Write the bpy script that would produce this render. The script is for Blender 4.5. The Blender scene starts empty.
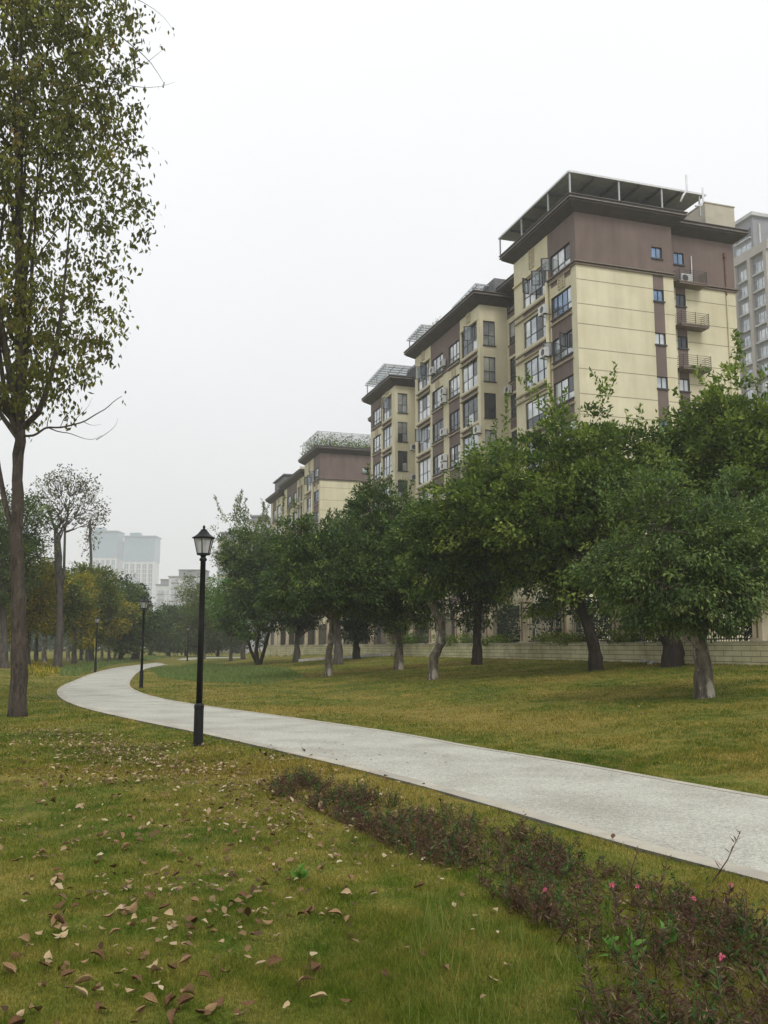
import bpy, math, random
import numpy as np
from math import sin, cos, atan, radians, pi, sqrt, exp, floor
random.seed(7)
C = bpy.context.scene.collection
sc = bpy.context.scene

# ------------------------------------------------------------------ camera
F = 935.0; PITCH = atan(135/F); EYE = 1.565
cam = bpy.data.cameras.new('camera'); cam.sensor_fit = 'VERTICAL'; cam.sensor_height = 36
cam.sensor_width = 27; cam.lens = F/1024*36; cam.clip_end = 6000; cam.clip_start = .05
co = bpy.data.objects.new('camera', cam); C.objects.link(co)
co.location = (0, 0, EYE); co.rotation_euler = (radians(90)+PITCH, 0, 0); sc.camera = co

AZ = atan(-309/sqrt(F*F+135*135))
U = (sin(AZ), cos(AZ)); V = (cos(AZ), -sin(AZ))
O = (12.457, 57.8)                       # near corner of the nearest block
WP = (O[0]-9*V[0], O[1]-9*V[1])          # a point on the garden wall line

def sm(t):
    t = min(1, max(0, t)); return t*t*(3-2*t)
def wall_dist(x, y): return -(x-WP[0])*V[0]-(y-WP[1])*V[1]
def gz(x, y):
    """height of the ground: level lawn that climbs gently to the foot of the garden wall"""
    d = wall_dist(x, y)
    t = min(1, max(0, d/13.3))
    h = 1.0*(1-t)
    if y > 75: h *= 1-sm((y-75)/50)
    if d < -.4 and y <= 125: h = 1.0
    # low bank on the left, far away
    h += .5*sm((-x-14-.12*y)/12)*sm((y-25)/40)
    return h
def ray(px, py):
    a = (px-384)/F; b = (512-py)/F
    return (a, cos(PITCH)-b*sin(PITCH), sin(PITCH)+b*cos(PITCH))
def G(px, py):
    """where the line of sight through a spot of the photograph meets the ground"""
    r = ray(px, py); t = 2.0; prev = t
    while t < 400:
        x, y, z = r[0]*t, r[1]*t, EYE+r[2]*t
        if z < gz(x, y): break
        prev = t; t *= 1.01
    lo, hi = prev, t
    for _ in range(30):
        m = (lo+hi)/2
        if EYE+r[2]*m < gz(r[0]*m, r[1]*m): hi = m
        else: lo = m
    x, y = r[0]*hi, r[1]*hi
    return (x, y, gz(x, y))
def flat(px, py, z=0):
    r = ray(px, py); t = (z-EYE)/r[2]; return (r[0]*t, r[1]*t)

# ------------------------------------------------------------------ materials
def newmat(name):
    m = bpy.data.materials.new(name); m.use_nodes = True
    nt = m.node_tree; nt.nodes.clear()
    out = nt.nodes.new('ShaderNodeOutputMaterial')
    return m, nt, out
def N(nt, t, **k):
    n = nt.nodes.new(t)
    for a, b in k.items():
        if a.startswith('i_'):
            n.inputs[int(a[2:]) if a[2:].isdigit() else a[2:].replace('_', ' ')].default_value = b
        else: setattr(n, a, b)
    return n
def ramp(nt, stops, src):
    r = nt.nodes.new('ShaderNodeValToRGB')
    e = r.color_ramp.elements
    while len(e) < len(stops): e.new(.5)
    for i, (p, c) in enumerate(stops):
        e[i].position = p; e[i].color = (*c, 1)
    nt.links.new(src, r.inputs[0]); return r
def noise(nt, scale, detail=3, rough=.55, coord='Object', stretch=None, dist=0):
    tc = N(nt, 'ShaderNodeTexCoord')
    src = tc.outputs[coord]
    if coord == 'World':
        pass
    if stretch:
        mp = N(nt, 'ShaderNodeMapping'); mp.inputs['Scale'].default_value = stretch
        nt.links.new(src, mp.inputs[0]); src = mp.outputs[0]
    n = N(nt, 'ShaderNodeTexNoise'); n.inputs['Scale'].default_value = scale
    n.inputs['Detail'].default_value = detail; n.inputs['Roughness'].default_value = rough
    n.inputs['Distortion'].default_value = dist
    nt.links.new(src, n.inputs['Vector']); return n
def mixc(nt, fac, a, b, mode='MIX'):
    m = N(nt, 'ShaderNodeMix', data_type='RGBA', blend_type=mode)
    for sock, v in ((m.inputs[0], fac), (m.inputs[6], a), (m.inputs[7], b)):
        if hasattr(v, 'links') or hasattr(v, 'is_linked'): nt.links.new(v, sock)
        elif isinstance(v, (int, float)): sock.default_value = v
        else: sock.default_value = (*v, 1)
    return m.outputs[2]
def pbr(name, c1, c2=None, scale=3, rough=.8, bump=0, bscale=None, spec=.3, metal=0, stretch=None, lo=.35, hi=.65, detail=4, c3=None, s3=.3):
    m, nt, out = newmat(name)
    p = N(nt, 'ShaderNodeBsdfPrincipled'); nt.links.new(p.outputs[0], out.inputs[0])
    p.inputs['Roughness'].default_value = rough; p.inputs['Metallic'].default_value = metal
    p.inputs['Specular IOR Level'].default_value = spec
    if c2 is None: p.inputs['Base Color'].default_value = (*c1, 1)
    else:
        n = noise(nt, scale, detail, stretch=stretch)
        r = ramp(nt, [(lo, c1), (hi, c2)], n.outputs[0]); col = r.outputs[0]
        if c3 is not None:
            n3 = noise(nt, s3, 3)
            r3 = ramp(nt, [(.45, (0, 0, 0)), (.62, (1, 1, 1))], n3.outputs[0])
            col = mixc(nt, r3.outputs[0], col, c3)
        nt.links.new(col, p.inputs['Base Color'])
    if bump:
        nb = noise(nt, bscale or scale*3, 4, stretch=stretch)
        b = N(nt, 'ShaderNodeBump'); b.inputs['Strength'].default_value = bump; b.inputs['Distance'].default_value = .02
        nt.links.new(nb.outputs[0], b.inputs['Height']); nt.links.new(b.outputs[0], p.inputs['Normal'])
    return m
def weather(m, amt=.82, scale=.9):
    nt = m.node_tree; p = [n for n in nt.nodes if n.type == 'BSDF_PRINCIPLED'][0]; src = p.inputs['Base Color'].links[0].from_socket
    n1 = noise(nt, scale, 5, .6, stretch=(1.6, 1.6, .10)); r1 = ramp(nt, [(.42, (1, 1, 1)), (.72, (amt, amt*.985, amt*.95))], n1.outputs[0])
    n2 = noise(nt, .28, 5, .6); r2 = ramp(nt, [(.4, (1.03, 1.03, 1.03)), (.7, (.90, .89, .87))], n2.outputs[0])
    nt.links.new(mixc(nt, 1.0, mixc(nt, 1.0, src, r1.outputs[0], 'MULTIPLY'), r2.outputs[0], 'MULTIPLY'), p.inputs['Base Color'])
def leafmat(name, stops, trans=.35, patch=None, pscale=.35, rough=.5, tcol=1.5):
    """leaves: every leaf has its own tint (attribute rnd), sprays drift in hue through the crown"""
    m, nt, out = newmat(name)
    at = N(nt, 'ShaderNodeAttribute', attribute_name='rnd')
    r = ramp(nt, stops, at.outputs['Fac']); col = r.outputs[0]
    if patch is not None:
        g = N(nt, 'ShaderNodeNewGeometry')
        n = N(nt, 'ShaderNodeTexNoise'); n.inputs['Scale'].default_value = pscale; n.inputs['Detail'].default_value = 2
        nt.links.new(g.outputs['Position'], n.inputs['Vector'])
        rr = ramp(nt, [(.42, (0, 0, 0)), (.62, (1, 1, 1))], n.outputs[0])
        hf = N(nt, 'ShaderNodeMath', operation='MULTIPLY'); hf.inputs[1].default_value = .45; nt.links.new(rr.outputs[0], hf.inputs[0])
        col = mixc(nt, hf.outputs[0], col, patch)
    d = N(nt, 'ShaderNodeBsdfPrincipled'); d.inputs['Roughness'].default_value = rough
    d.inputs['Specular IOR Level'].default_value = .10
    t = N(nt, 'ShaderNodeBsdfTranslucent')
    mult = mixc(nt, 1.0, col, (tcol, tcol*1.05, tcol*.6), 'MULTIPLY')
    nt.links.new(col, d.inputs['Base Color']); nt.links.new(mult, t.inputs[0])
    mx = N(nt, 'ShaderNodeMixShader'); mx.inputs[0].default_value = trans
    nt.links.new(d.outputs[0], mx.inputs[1]); nt.links.new(t.outputs[0], mx.inputs[2])
    nt.links.new(mx.outputs[0], out.inputs[0]); return m

M = {}
M['cream'] = pbr('cream_wall', (.60, .555, .395), (.655, .61, .44), 1.2, .85, .15, 30, c3=(.56, .515, .355), s3=.22, stretch=(1, 1, .35))
M['cream2'] = pbr('cream_trim', (.55, .49, .31), (.60, .54, .35), 2, .8)
M['brown'] = pbr('brown_wall', (.150, .115, .102), (.175, .133, .118), 1.5, .85, .1, 30, stretch=(1, 1, .4))
M['belt'] = pbr('brown_trim', (.15, .12, .098), (.19, .155, .125), 3, .7)
weather(M['cream'], .90); weather(M['brown'], .84)
M['line'] = pbr('joint_line', (.24, .205, .14))
M['stairbox'] = pbr('roof_box_render', (.40, .37, .29), (.46, .42, .335), 1.5, .85)
M['relief'] = pbr('relief_paint', (.42, .37, .25), (.50, .44, .30), 3, .8)
M['eave'] = pbr('eave_paint', (.055, .046, .042), (.075, .064, .058), 2, .6)
M['eave2'] = pbr('eave_edge', (.14, .12, .11), (.19, .17, .15), 3, .5)
M['relief2'] = pbr('ledge_paint', (.27, .235, .165), (.34, .295, .21), 3, .8)
M['frame'] = pbr('window_frame', (.035, .033, .032), (.05, .048, .045), 8, .45, spec=.5)
M['frame_l'] = pbr('white_metal', (.55, .56, .56), (.66, .67, .67), 5, .45, spec=.5)
M['iron'] = pbr('dark_iron', (.018, .018, .018), (.03, .028, .026), 12, .55, spec=.5)
M['lamp'] = pbr('lamp_paint', (.006, .006, .007), (.012, .012, .013), 15, .5, .05, 60, spec=.25)
M['tin'] = pbr('grey_roof_sheet', (.36, .375, .38), (.46, .475, .48), 3, .5, .2, 10)
M['tin_dark'] = pbr('dark_panel', (.10, .105, .11), (.15, .155, .16), 2, .6)
M['ac'] = pbr('ac_case', (.58, .58, .56), (.68, .68, .66), 4, .5)
M['acfan'] = pbr('ac_fan', (.05, .05, .05), (.12, .12, .12), 30, .6)
M['rust'] = pbr('rusty_pipe', (.14, .06, .045), (.2, .10, .07), 4, .7)
M['pier'] = pbr('cream_pier', (.53, .47, .32), (.60, .53, .38), 2, .8, .15, 20, c3=(.38, .32, .22), s3=.9)
M['redtile'] = pbr('red_strip', (.20, .085, .06), (.26, .12, .085), 6, .7)
M['wallcap'] = pbr('wall_cap', (.36, .34, .25), (.46, .43, .32), 3, .85, .3, 12)

def glassmat(name, col, metal=.55, rough=.08, col2=None):
    m, nt, out = newmat(name)
    p = N(nt, 'ShaderNodeBsdfPrincipled'); nt.links.new(p.outputs[0], out.inputs[0])
    n = noise(nt, .9, 2, coord='Object')
    r = ramp(nt, [(.40, col), (.60, col2 or tuple(c*.7 for c in col))], n.outputs[0])
    nt.links.new(r.outputs[0], p.inputs['Base Color'])
    p.inputs['Metallic'].default_value = metal; p.inputs['Roughness'].default_value = rough
    nb = noise(nt, .7, 1); b = N(nt, 'ShaderNodeBump'); b.inputs['Strength'].default_value = .12; b.inputs['Distance'].default_value = .05
    nt.links.new(nb.outputs[0], b.inputs['Height']); nt.links.new(b.outputs[0], p.inputs['Normal'])
    return m
M['glass'] = glassmat('window_glass', (.46, .50, .52), .6)
M['glass_pale'] = glassmat('window_glass_curtained', (.62, .65, .65), .5)
M['glass_dark'] = glassmat('window_glass_clear', (.07, .08, .09), .3)
M['glass_blue'] = glassmat('window_glass_blue', (.20, .30, .44), .6)
M['glass_far'] = glassmat('far_glass', (.16, .24, .30), .4, .2)

def blockmat():
    m, nt, out = newmat('garden_wall_blocks')
    p = N(nt, 'ShaderNodeBsdfPrincipled'); nt.links.new(p.outputs[0], out.inputs[0]); p.inputs['Roughness'].default_value = .9
    tc = N(nt, 'ShaderNodeTexCoord'); mp = N(nt, 'ShaderNodeMapping'); mp.inputs['Rotation'].default_value = (radians(90), 0, radians(90))
    nt.links.new(tc.outputs['Object'], mp.inputs[0])
    sp = N(nt, 'ShaderNodeSeparateXYZ'); nt.links.new(tc.outputs['Object'], sp.inputs[0])
    cb = N(nt, 'ShaderNodeCombineXYZ'); nt.links.new(sp.outputs[1], cb.inputs[0]); nt.links.new(sp.outputs[2], cb.inputs[1])
    b = N(nt, 'ShaderNodeTexBrick'); nt.links.new(cb.outputs[0], b.inputs['Vector'])
    b.inputs['Color1'].default_value = (.58, .54, .33, 1); b.inputs['Color2'].default_value = (.66, .62, .40, 1)
    b.inputs['Mortar'].default_value = (.20, .19, .14, 1); b.inputs['Scale'].default_value = 1
    b.inputs['Mortar Size'].default_value = .012; b.inputs['Brick Width'].default_value = .9; b.inputs['Row Height'].default_value = .18
    n = noise(nt, 1.3, 4); r = ramp(nt, [(.4, (1, 1, 1)), (.75, (.62, .62, .52))], n.outputs[0])
    nt.links.new(mixc(nt, 1.0, b.outputs[0], r.outputs[0], 'MULTIPLY'), p.inputs['Base Color'])
    return m
M['blocks'] = blockmat()

def barkmat(name, c1, c2, c3=None, scale=6, s3=2.0, t3=(.5, .6)):
    m, nt, out = newmat(name)
    p = N(nt, 'ShaderNodeBsdfPrincipled'); nt.links.new(p.outputs[0], out.inputs[0]); p.inputs['Roughness'].default_value = .9
    p.inputs['Specular IOR Level'].default_value = .15
    n = noise(nt, scale, 6, .7, stretch=(1, 1, .3), dist=.4)
    col = ramp(nt, [(.35, c1), (.68, c2)], n.outputs[0]).outputs[0]
    if c3:
        n3 = noise(nt, s3, 5, .7, stretch=(1, 1, .5))
        r3 = ramp(nt, [(t3[0], (0, 0, 0)), (t3[1], (1, 1, 1))], n3.outputs[0])
        col = mixc(nt, r3.outputs[0], col, c3)
    nt.links.new(col, p.inputs['Base Color'])
    b = N(nt, 'ShaderNodeBump'); b.inputs['Strength'].default_value = .9; b.inputs['Distance'].default_value = .03
    nt.links.new(n.outputs[0], b.inputs['Height']); nt.links.new(b.outputs[0], p.inputs['Normal'])
    return m
M['bark'] = barkmat('brown_bark', (.026, .021, .017), (.112, .093, .074), (.064, .052, .042), 11, 3.0)
M['bark_dark'] = barkmat('dark_bark', (.022, .018, .015), (.065, .052, .042))
M['bark_pale'] = barkmat('pale_blotched_bark', (.055, .045, .035), (.20, .175, .135), (.36, .33, .27), 7, 3.2, (.52, .60))
M['bark_grey'] = barkmat('grey_bark', (.048, .042, .036), (.13, .115, .098))

g = lambda *a: a
M['leaf_ficus'] = leafmat('ficus_leaves', [(0, (.030, .056, .018)), (.5, (.080, .134, .036)), (.85, (.165, .225, .052)), (1, (.28, .33, .10))], .22, (.025, .055, .018), .5)
M['leaf_bright'] = leafmat('bright_green_leaves', [(0, (.034, .060, .016)), (.45, (.115, .170, .034)), (.85, (.235, .295, .058)), (1, (.38, .42, .13))], .30, (.050, .090, .020), .9)
M['leaf_grey'] = leafmat('dull_green_leaves', [(0, (.046, .076, .028)), (.5, (.115, .172, .050)), (.9, (.215, .275, .080)), (1, (.32, .37, .14))], .25, (.040, .075, .036), .9)
M['leaf_dark'] = leafmat('dark_green_leaves', [(0, (.009, .022, .010)), (.6, (.020, .046, .017)), (1, (.045, .085, .028))], .18, (.015, .036, .014), .5)
M['leaf_left'] = leafmat('broad_olive_leaves', [(0, (.060, .062, .020)), (.45, (.125, .125, .036)), (.8, (.19, .20, .052)), (.93, (.28, .29, .07)), (1, (.26, .17, .07))], .48, (.045, .052, .022), .5)
M['leaf_yellow'] = leafmat('yellowing_leaves', [(0, (.08, .11, .02)), (.35, (.20, .20, .03)), (.7, (.42, .31, .035)), (1, (.6, .43, .06))], .35, (.10, .13, .025), .45)
M['leaf_mid'] = leafmat('mid_green_leaves', [(0, (.055, .080, .020)), (.6, (.135, .175, .040)), (1, (.25, .27, .07))], .3, (.06, .09, .026), .3)
M['leaf_lime'] = leafmat('lime_leaves', [(0, (.06, .12, .018)), (.6, (.11, .21, .03)), (1, (.17, .28, .05))], .35)
M['leaf_thin'] = leafmat('thin_crown_leaves', [(0, (.05, .05, .025)), (.6, (.09, .10, .04)), (1, (.16, .14, .07))], .3)

def grass_color(nt, bias=0.0, blades=False):
    """green turf with straw-coloured patches, in world space so blades and soil agree"""
    gpos = N(nt, 'ShaderNodeNewGeometry')
    def nz(s, d, off=0):
        n = N(nt, 'ShaderNodeTexNoise'); n.inputs['Scale'].default_value = s; n.inputs['Detail'].default_value = d
        mp = N(nt, 'ShaderNodeMapping'); mp.inputs['Location'].default_value = (off, off*2, 0); mp.inputs['Scale'].default_value = (1, 1, 0)
        nt.links.new(gpos.outputs['Position'], mp.inputs[0]); nt.links.new(mp.outputs[0], n.inputs['Vector']); return n.outputs[0]
    a = ramp(nt, [(.36, (.062, .110, .013)), (.52, (.125, .155, .021)), (.68, (.265, .220, .058))], nz(.55, 4)).outputs[0]
    b = ramp(nt, [(.38, (.058, .098, .012)), (.64, (.33, .25, .085))], nz(3.2, 4, 7)).outputs[0]
    col = mixc(nt, .38, a, b)
    big = ramp(nt, [(.46, (0, 0, 0)), (.64, (.6, .6, .6))], nz(.17, 3, 31)).outputs[0]
    col = mixc(nt, big, col, (.285, .215, .062))
    # the lawn beyond the path is drier and more golden close to it, greener under the trees
    return col, nz
def groundmat():
    m, nt, out = newmat('lawn_turf')
    p = N(nt, 'ShaderNodeBsdfPrincipled'); nt.links.new(p.outputs[0], out.inputs[0]); p.inputs['Roughness'].default_value = .95
    p.inputs['Specular IOR Level'].default_value = .1
    col, nz = grass_color(nt)
    fine = nz(38, 5, 3)
    r = ramp(nt, [(.3, (.45, .45, .42)), (.7, (1.15, 1.12, 1.0))], fine)
    nt.links.new(mixc(nt, 1.0, col, r.outputs[0], 'MULTIPLY'), p.inputs['Base Color'])
    b = N(nt, 'ShaderNodeBump'); b.inputs['Strength'].default_value = .8; b.inputs['Distance'].default_value = .03
    nt.links.new(nz(22, 6, 5), b.inputs['Height']); nt.links.new(b.outputs[0], p.inputs['Normal'])
    return m
M['turf'] = groundmat()
def blademat():
    m, nt, out = newmat('grass_blades')
    col, nz = grass_color(nt)
    at = N(nt, 'ShaderNodeAttribute', attribute_name='rnd')
    r = ramp(nt, [(0, (.55, .68, .50)), (.5, (.95, 1.0, .85)), (.8, (1.25, 1.20, 1.1)), (.93, (1.7, 1.5, 1.3)), (1, (2.2, 1.85, 1.7))], at.outputs['Fac'])
    c = mixc(nt, 1.0, col, r.outputs[0], 'MULTIPLY')
    d = N(nt, 'ShaderNodeBsdfDiffuse'); t = N(nt, 'ShaderNodeBsdfTranslucent')
    nt.links.new(c, d.inputs[0]); nt.links.new(c, t.inputs[0])
    mx = N(nt, 'ShaderNodeMixShader'); mx.inputs[0].default_value = .3
    nt.links.new(d.outputs[0], mx.inputs[1]); nt.links.new(t.outputs[0], mx.inputs[2]); nt.links.new(mx.outputs[0], out.inputs[0])
    return m
M['blades'] = blademat()
M['tallgrass'] = leafmat('tall_grass', [(0, (.10, .15, .05)), (.6, (.15, .21, .075)), (1, (.24, .28, .12))], .45)
M['tuft'] = leafmat('lawn_tufts', [(0, (.07, .12, .02)), (.6, (.13, .18, .035)), (1, (.25, .25, .08))], .4)

def pathmat():
    m, nt, out = newmat('washed_pebble_concrete')
    p = N(nt, 'ShaderNodeBsdfPrincipled'); nt.links.new(p.outputs[0], out.inputs[0]); p.inputs['Roughness'].default_value = .9
    gp = N(nt, 'ShaderNodeNewGeometry')
    def tex(kind, s, **k):
        n = N(nt, kind); n.inputs['Scale'].default_value = s; nt.links.new(gp.outputs['Position'], n.inputs['Vector'])
        for a, v in k.items(): n.inputs[a].default_value = v
        return n
    v = tex('ShaderNodeTexVoronoi', 75)
    c1 = ramp(nt, [(0, (.24, .235, .20)), (.35, (.37, .365, .325)), (.75, (.45, .445, .40)), (1, (.60, .595, .55))], v.outputs['Color']).outputs[0]
    n = tex('ShaderNodeTexNoise', .8, Detail=5.0)
    c2 = ramp(nt, [(.32, (.78, .765, .72)), (.60, (1.05, 1.05, 1.02))], n.outputs[0]).outputs[0]
    n2 = tex('ShaderNodeTexNoise', 26, Detail=4.0)
    c3 = ramp(nt, [(.3, (.80, .80, .78)), (.7, (1.10, 1.10, 1.09))], n2.outputs[0]).outputs[0]
    col = mixc(nt, 1.0, mixc(nt, 1.0, c1, c2, 'MULTIPLY'), c3, 'MULTIPLY')
    nt.links.new(col, p.inputs['Base Color'])
    b = N(nt, 'ShaderNodeBump'); b.inputs['Strength'].default_value = .5; b.inputs['Distance'].default_value = .006
    nt.links.new(v.outputs['Distance'], b.inputs['Height']); nt.links.new(b.outputs[0], p.inputs['Normal'])
    return m
M['path'] = pathmat()
M['kerb'] = pbr('kerb_stone', (.34, .315, .25), (.43, .40, .325), 3, .85, .3, 40, c3=(.31, .29, .24), s3=.8)
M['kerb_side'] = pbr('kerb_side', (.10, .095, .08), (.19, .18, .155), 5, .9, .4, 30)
M['deadleaf_pale'] = pbr('pale_dry_leaf', (.30, .215, .115), (.43, .33, .19), 18, .8, spec=.08)
M['deadleaf_brown'] = pbr('brown_dry_leaf', (.075, .040, .020), (.17, .10, .05), 18, .8, spec=.08)
M['deadleaf_tan'] = pbr('tan_dry_leaf', (.18, .11, .055), (.30, .20, .105), 18, .8, spec=.08)
M['litter'] = leafmat('leaf_litter', [(0, (.06, .034, .018)), (.4, (.17, .105, .052)), (.8, (.30, .215, .12)), (1, (.46, .38, .25))], .1)
M['weed'] = leafmat('purple_brown_weeds', [(0, (.034, .020, .016)), (.4, (.090, .046, .036)), (.65, (.120, .072, .046)), (.85, (.065, .085, .030)), (1, (.28, .19, .12))], .2, (.105, .058, .042), 1.3)
M['weedgreen'] = leafmat('green_weeds', [(0, (.028, .055, .022)), (.6, (.05, .10, .03)), (1, (.10, .17, .04))], .3)
M['weedfresh'] = leafmat('fresh_leaves', [(0, (.07, .16, .03)), (1, (.15, .30, .06))], .35)
M['stem'] = pbr('weed_stem', (.075, .045, .035), (.13, .085, .06), 20, .8)
M['petal'] = leafmat('pink_petals', [(0, (.55, .10, .20)), (1, (.70, .22, .32))], .35)
M['stone'] = pbr('pale_stone', (.42, .40, .36), (.6, .58, .54), 9, .85, .3)

# ------------------------------------------------------------------ mesh helpers
class MB:
    def __init__(s): s.v = []; s.f = []; s.m = []
    def quad(s, a, b, c, d, m=0):
        n = len(s.v); s.v += [a, b, c, d]; s.f.append((n, n+1, n+2, n+3)); s.m.append(m)
    def box(s, x0, x1, y0, y1, z0, z1, m=0):
        if x0 > x1: x0, x1 = x1, x0
        if y0 > y1: y0, y1 = y1, y0
        n = len(s.v)
        s.v += [(x0, y0, z0), (x1, y0, z0), (x1, y1, z0), (x0, y1, z0), (x0, y0, z1), (x1, y0, z1), (x1, y1, z1), (x0, y1, z1)]
        for f in ((0, 3, 2, 1), (4, 5, 6, 7), (0, 1, 5, 4), (1, 2, 6, 5), (2, 3, 7, 6), (3, 0, 4, 7)):
            s.f.append(tuple(n+i for i in f)); s.m.append(m)
    def prism(s, poly, z0, z1, m=0, z0b=None, poly2=None):
        n = len(s.v); k = len(poly); p2 = poly2 or poly
        s.v += [(x, y, z0) for x, y in poly]+[(x, y, z1) for x, y in p2]
        s.f.append(tuple(n+i for i in reversed(range(k)))); s.m.append(m)
        s.f.append(tuple(n+k+i for i in range(k))); s.m.append(m)
        for i in range(k):
            j = (i+1) % k; s.f.append((n+i, n+j, n+k+j, n+k+i)); s.m.append(m)
    def tube(s, pts, radii, n=8, m=0, cap=True):
        P = [np.array(p, float) for p in pts]; base = len(s.v)
        ref = np.array((0.31, .95, .1))
        for i, p in enumerate(P):
            d = P[min(i+1, len(P)-1)]-P[max(i-1, 0)]; L = np.linalg.norm(d); d = d/(L if L else 1)
            a = np.cross(d, ref); la = np.linalg.norm(a)
            if la < .05: a = np.cross(d, (1, 0, 0)); la = np.linalg.norm(a)
            a /= la; b = np.cross(d, a)
            r = radii[i] if hasattr(radii, '__len__') else radii
            for k in range(n):
                t = 2*pi*k/n; q = p+(a*cos(t)+b*sin(t))*r; s.v.append(tuple(q))
        for i in range(len(P)-1):
            for k in range(n):
                k2 = (k+1) % n; o = base+i*n
                s.f.append((o+k, o+n+k, o+n+k2, o+k2)); s.m.append(m)
        if cap:
            s.f.append(tuple(base+k for k in range(n))); s.m.append(m)
            o = base+(len(P)-1)*n; s.f.append(tuple(o+k for k in reversed(range(n)))); s.m.append(m)
    def lathe(s, prof, n=16, m=0, cx=0, cy=0):
        base = len(s.v)
        for r, z in prof:
            for k in range(n): s.v.append((cx+r*cos(2*pi*(k+.5)/n), cy+r*sin(2*pi*(k+.5)/n), z))
        for i in range(len(prof)-1):
            for k in range(n):
                k2 = (k+1) % n; o = base+i*n
                s.f.append((o+k, o+k2, o+n+k2, o+n+k)); s.m.append(m)
        s.f.append(tuple(base+k for k in reversed(range(n)))); s.m.append(m)
        o = base+(len(prof)-1)*n; s.f.append(tuple(o+k for k in range(n))); s.m.append(m)
    def build(s, name, mats, parent=None, smooth=False):
        me = bpy.data.meshes.new(name); me.from_pydata(s.v, [], s.f)
        if not isinstance(mats, (list, tuple)): mats = [mats]
        for mm in mats: me.materials.append(mm)
        if len(mats) > 1: me.polygons.foreach_set('material_index', s.m)
        if smooth: me.polygons.foreach_set('use_smooth', [True]*len(me.polygons))
        me.update()
        o = bpy.data.objects.new(name, me); C.objects.link(o)
        if parent is not None: o.parent = parent
        return o
def tag(o, label, cat, group=None, kind=None):
    if label: o['label'] = label
    if cat: o['category'] = cat
    if group: o['group'] = group
    if kind: o['kind'] = kind
    return o
def empty(name, loc, rz=0):
    o = bpy.data.objects.new(name, None); C.objects.link(o); o.location = loc; o.rotation_euler = (0, 0, rz); o.empty_display_size = .2
    return o
def fastmesh(name, verts, k, mat, parent=None, rnd=None):
    """verts (n*k,3): n separate k-sided faces"""
    nv = len(verts); nf = nv//k
    me = bpy.data.meshes.new(name)
    me.vertices.add(nv); me.vertices.foreach_set('co', np.ascontiguousarray(verts, dtype=np.float32).ravel())
    me.loops.add(nv); me.loops.foreach_set('vertex_index', np.arange(nv, dtype=np.int32))
    me.polygons.add(nf); me.polygons.foreach_set('loop_start', np.arange(0, nv, k, dtype=np.int32))
    me.polygons.foreach_set('loop_total', np.full(nf, k, dtype=np.int32))
    me.update(calc_edges=True)
    if rnd is not None:
        a = me.attributes.new('rnd', 'FLOAT', 'FACE'); a.data.foreach_set('value', np.ascontiguousarray(rnd, dtype=np.float32))
    me.materials.append(mat)
    o = bpy.data.objects.new(name, me); C.objects.link(o)
    if parent is not None: o.parent = parent
    return o
def norm(a): return a/np.maximum(np.linalg.norm(a, axis=1, keepdims=True), 1e-9)
def leaf_quads(rng, P, D, L, W, flat=0):
    """one folded rhombic leaf per row"""
    n = len(P); S = norm(np.cross(D, rng.normal(size=(n, 3))*(1 if not flat else .55)+np.array((0, 0, flat)))); Nn = np.cross(D, S)
    L = np.asarray(L).reshape(-1, 1)*np.ones((n, 1)); W = np.asarray(W).reshape(-1, 1)*np.ones((n, 1))
    v = np.empty((n, 4, 3))
    v[:, 0] = P; v[:, 1] = P+D*L*.42+S*W*.5-Nn*W*.18; v[:, 2] = P+D*L-Nn*L*.12; v[:, 3] = P+D*L*.42-S*W*.5-Nn*W*.18
    return v.reshape(-1, 3)

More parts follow.
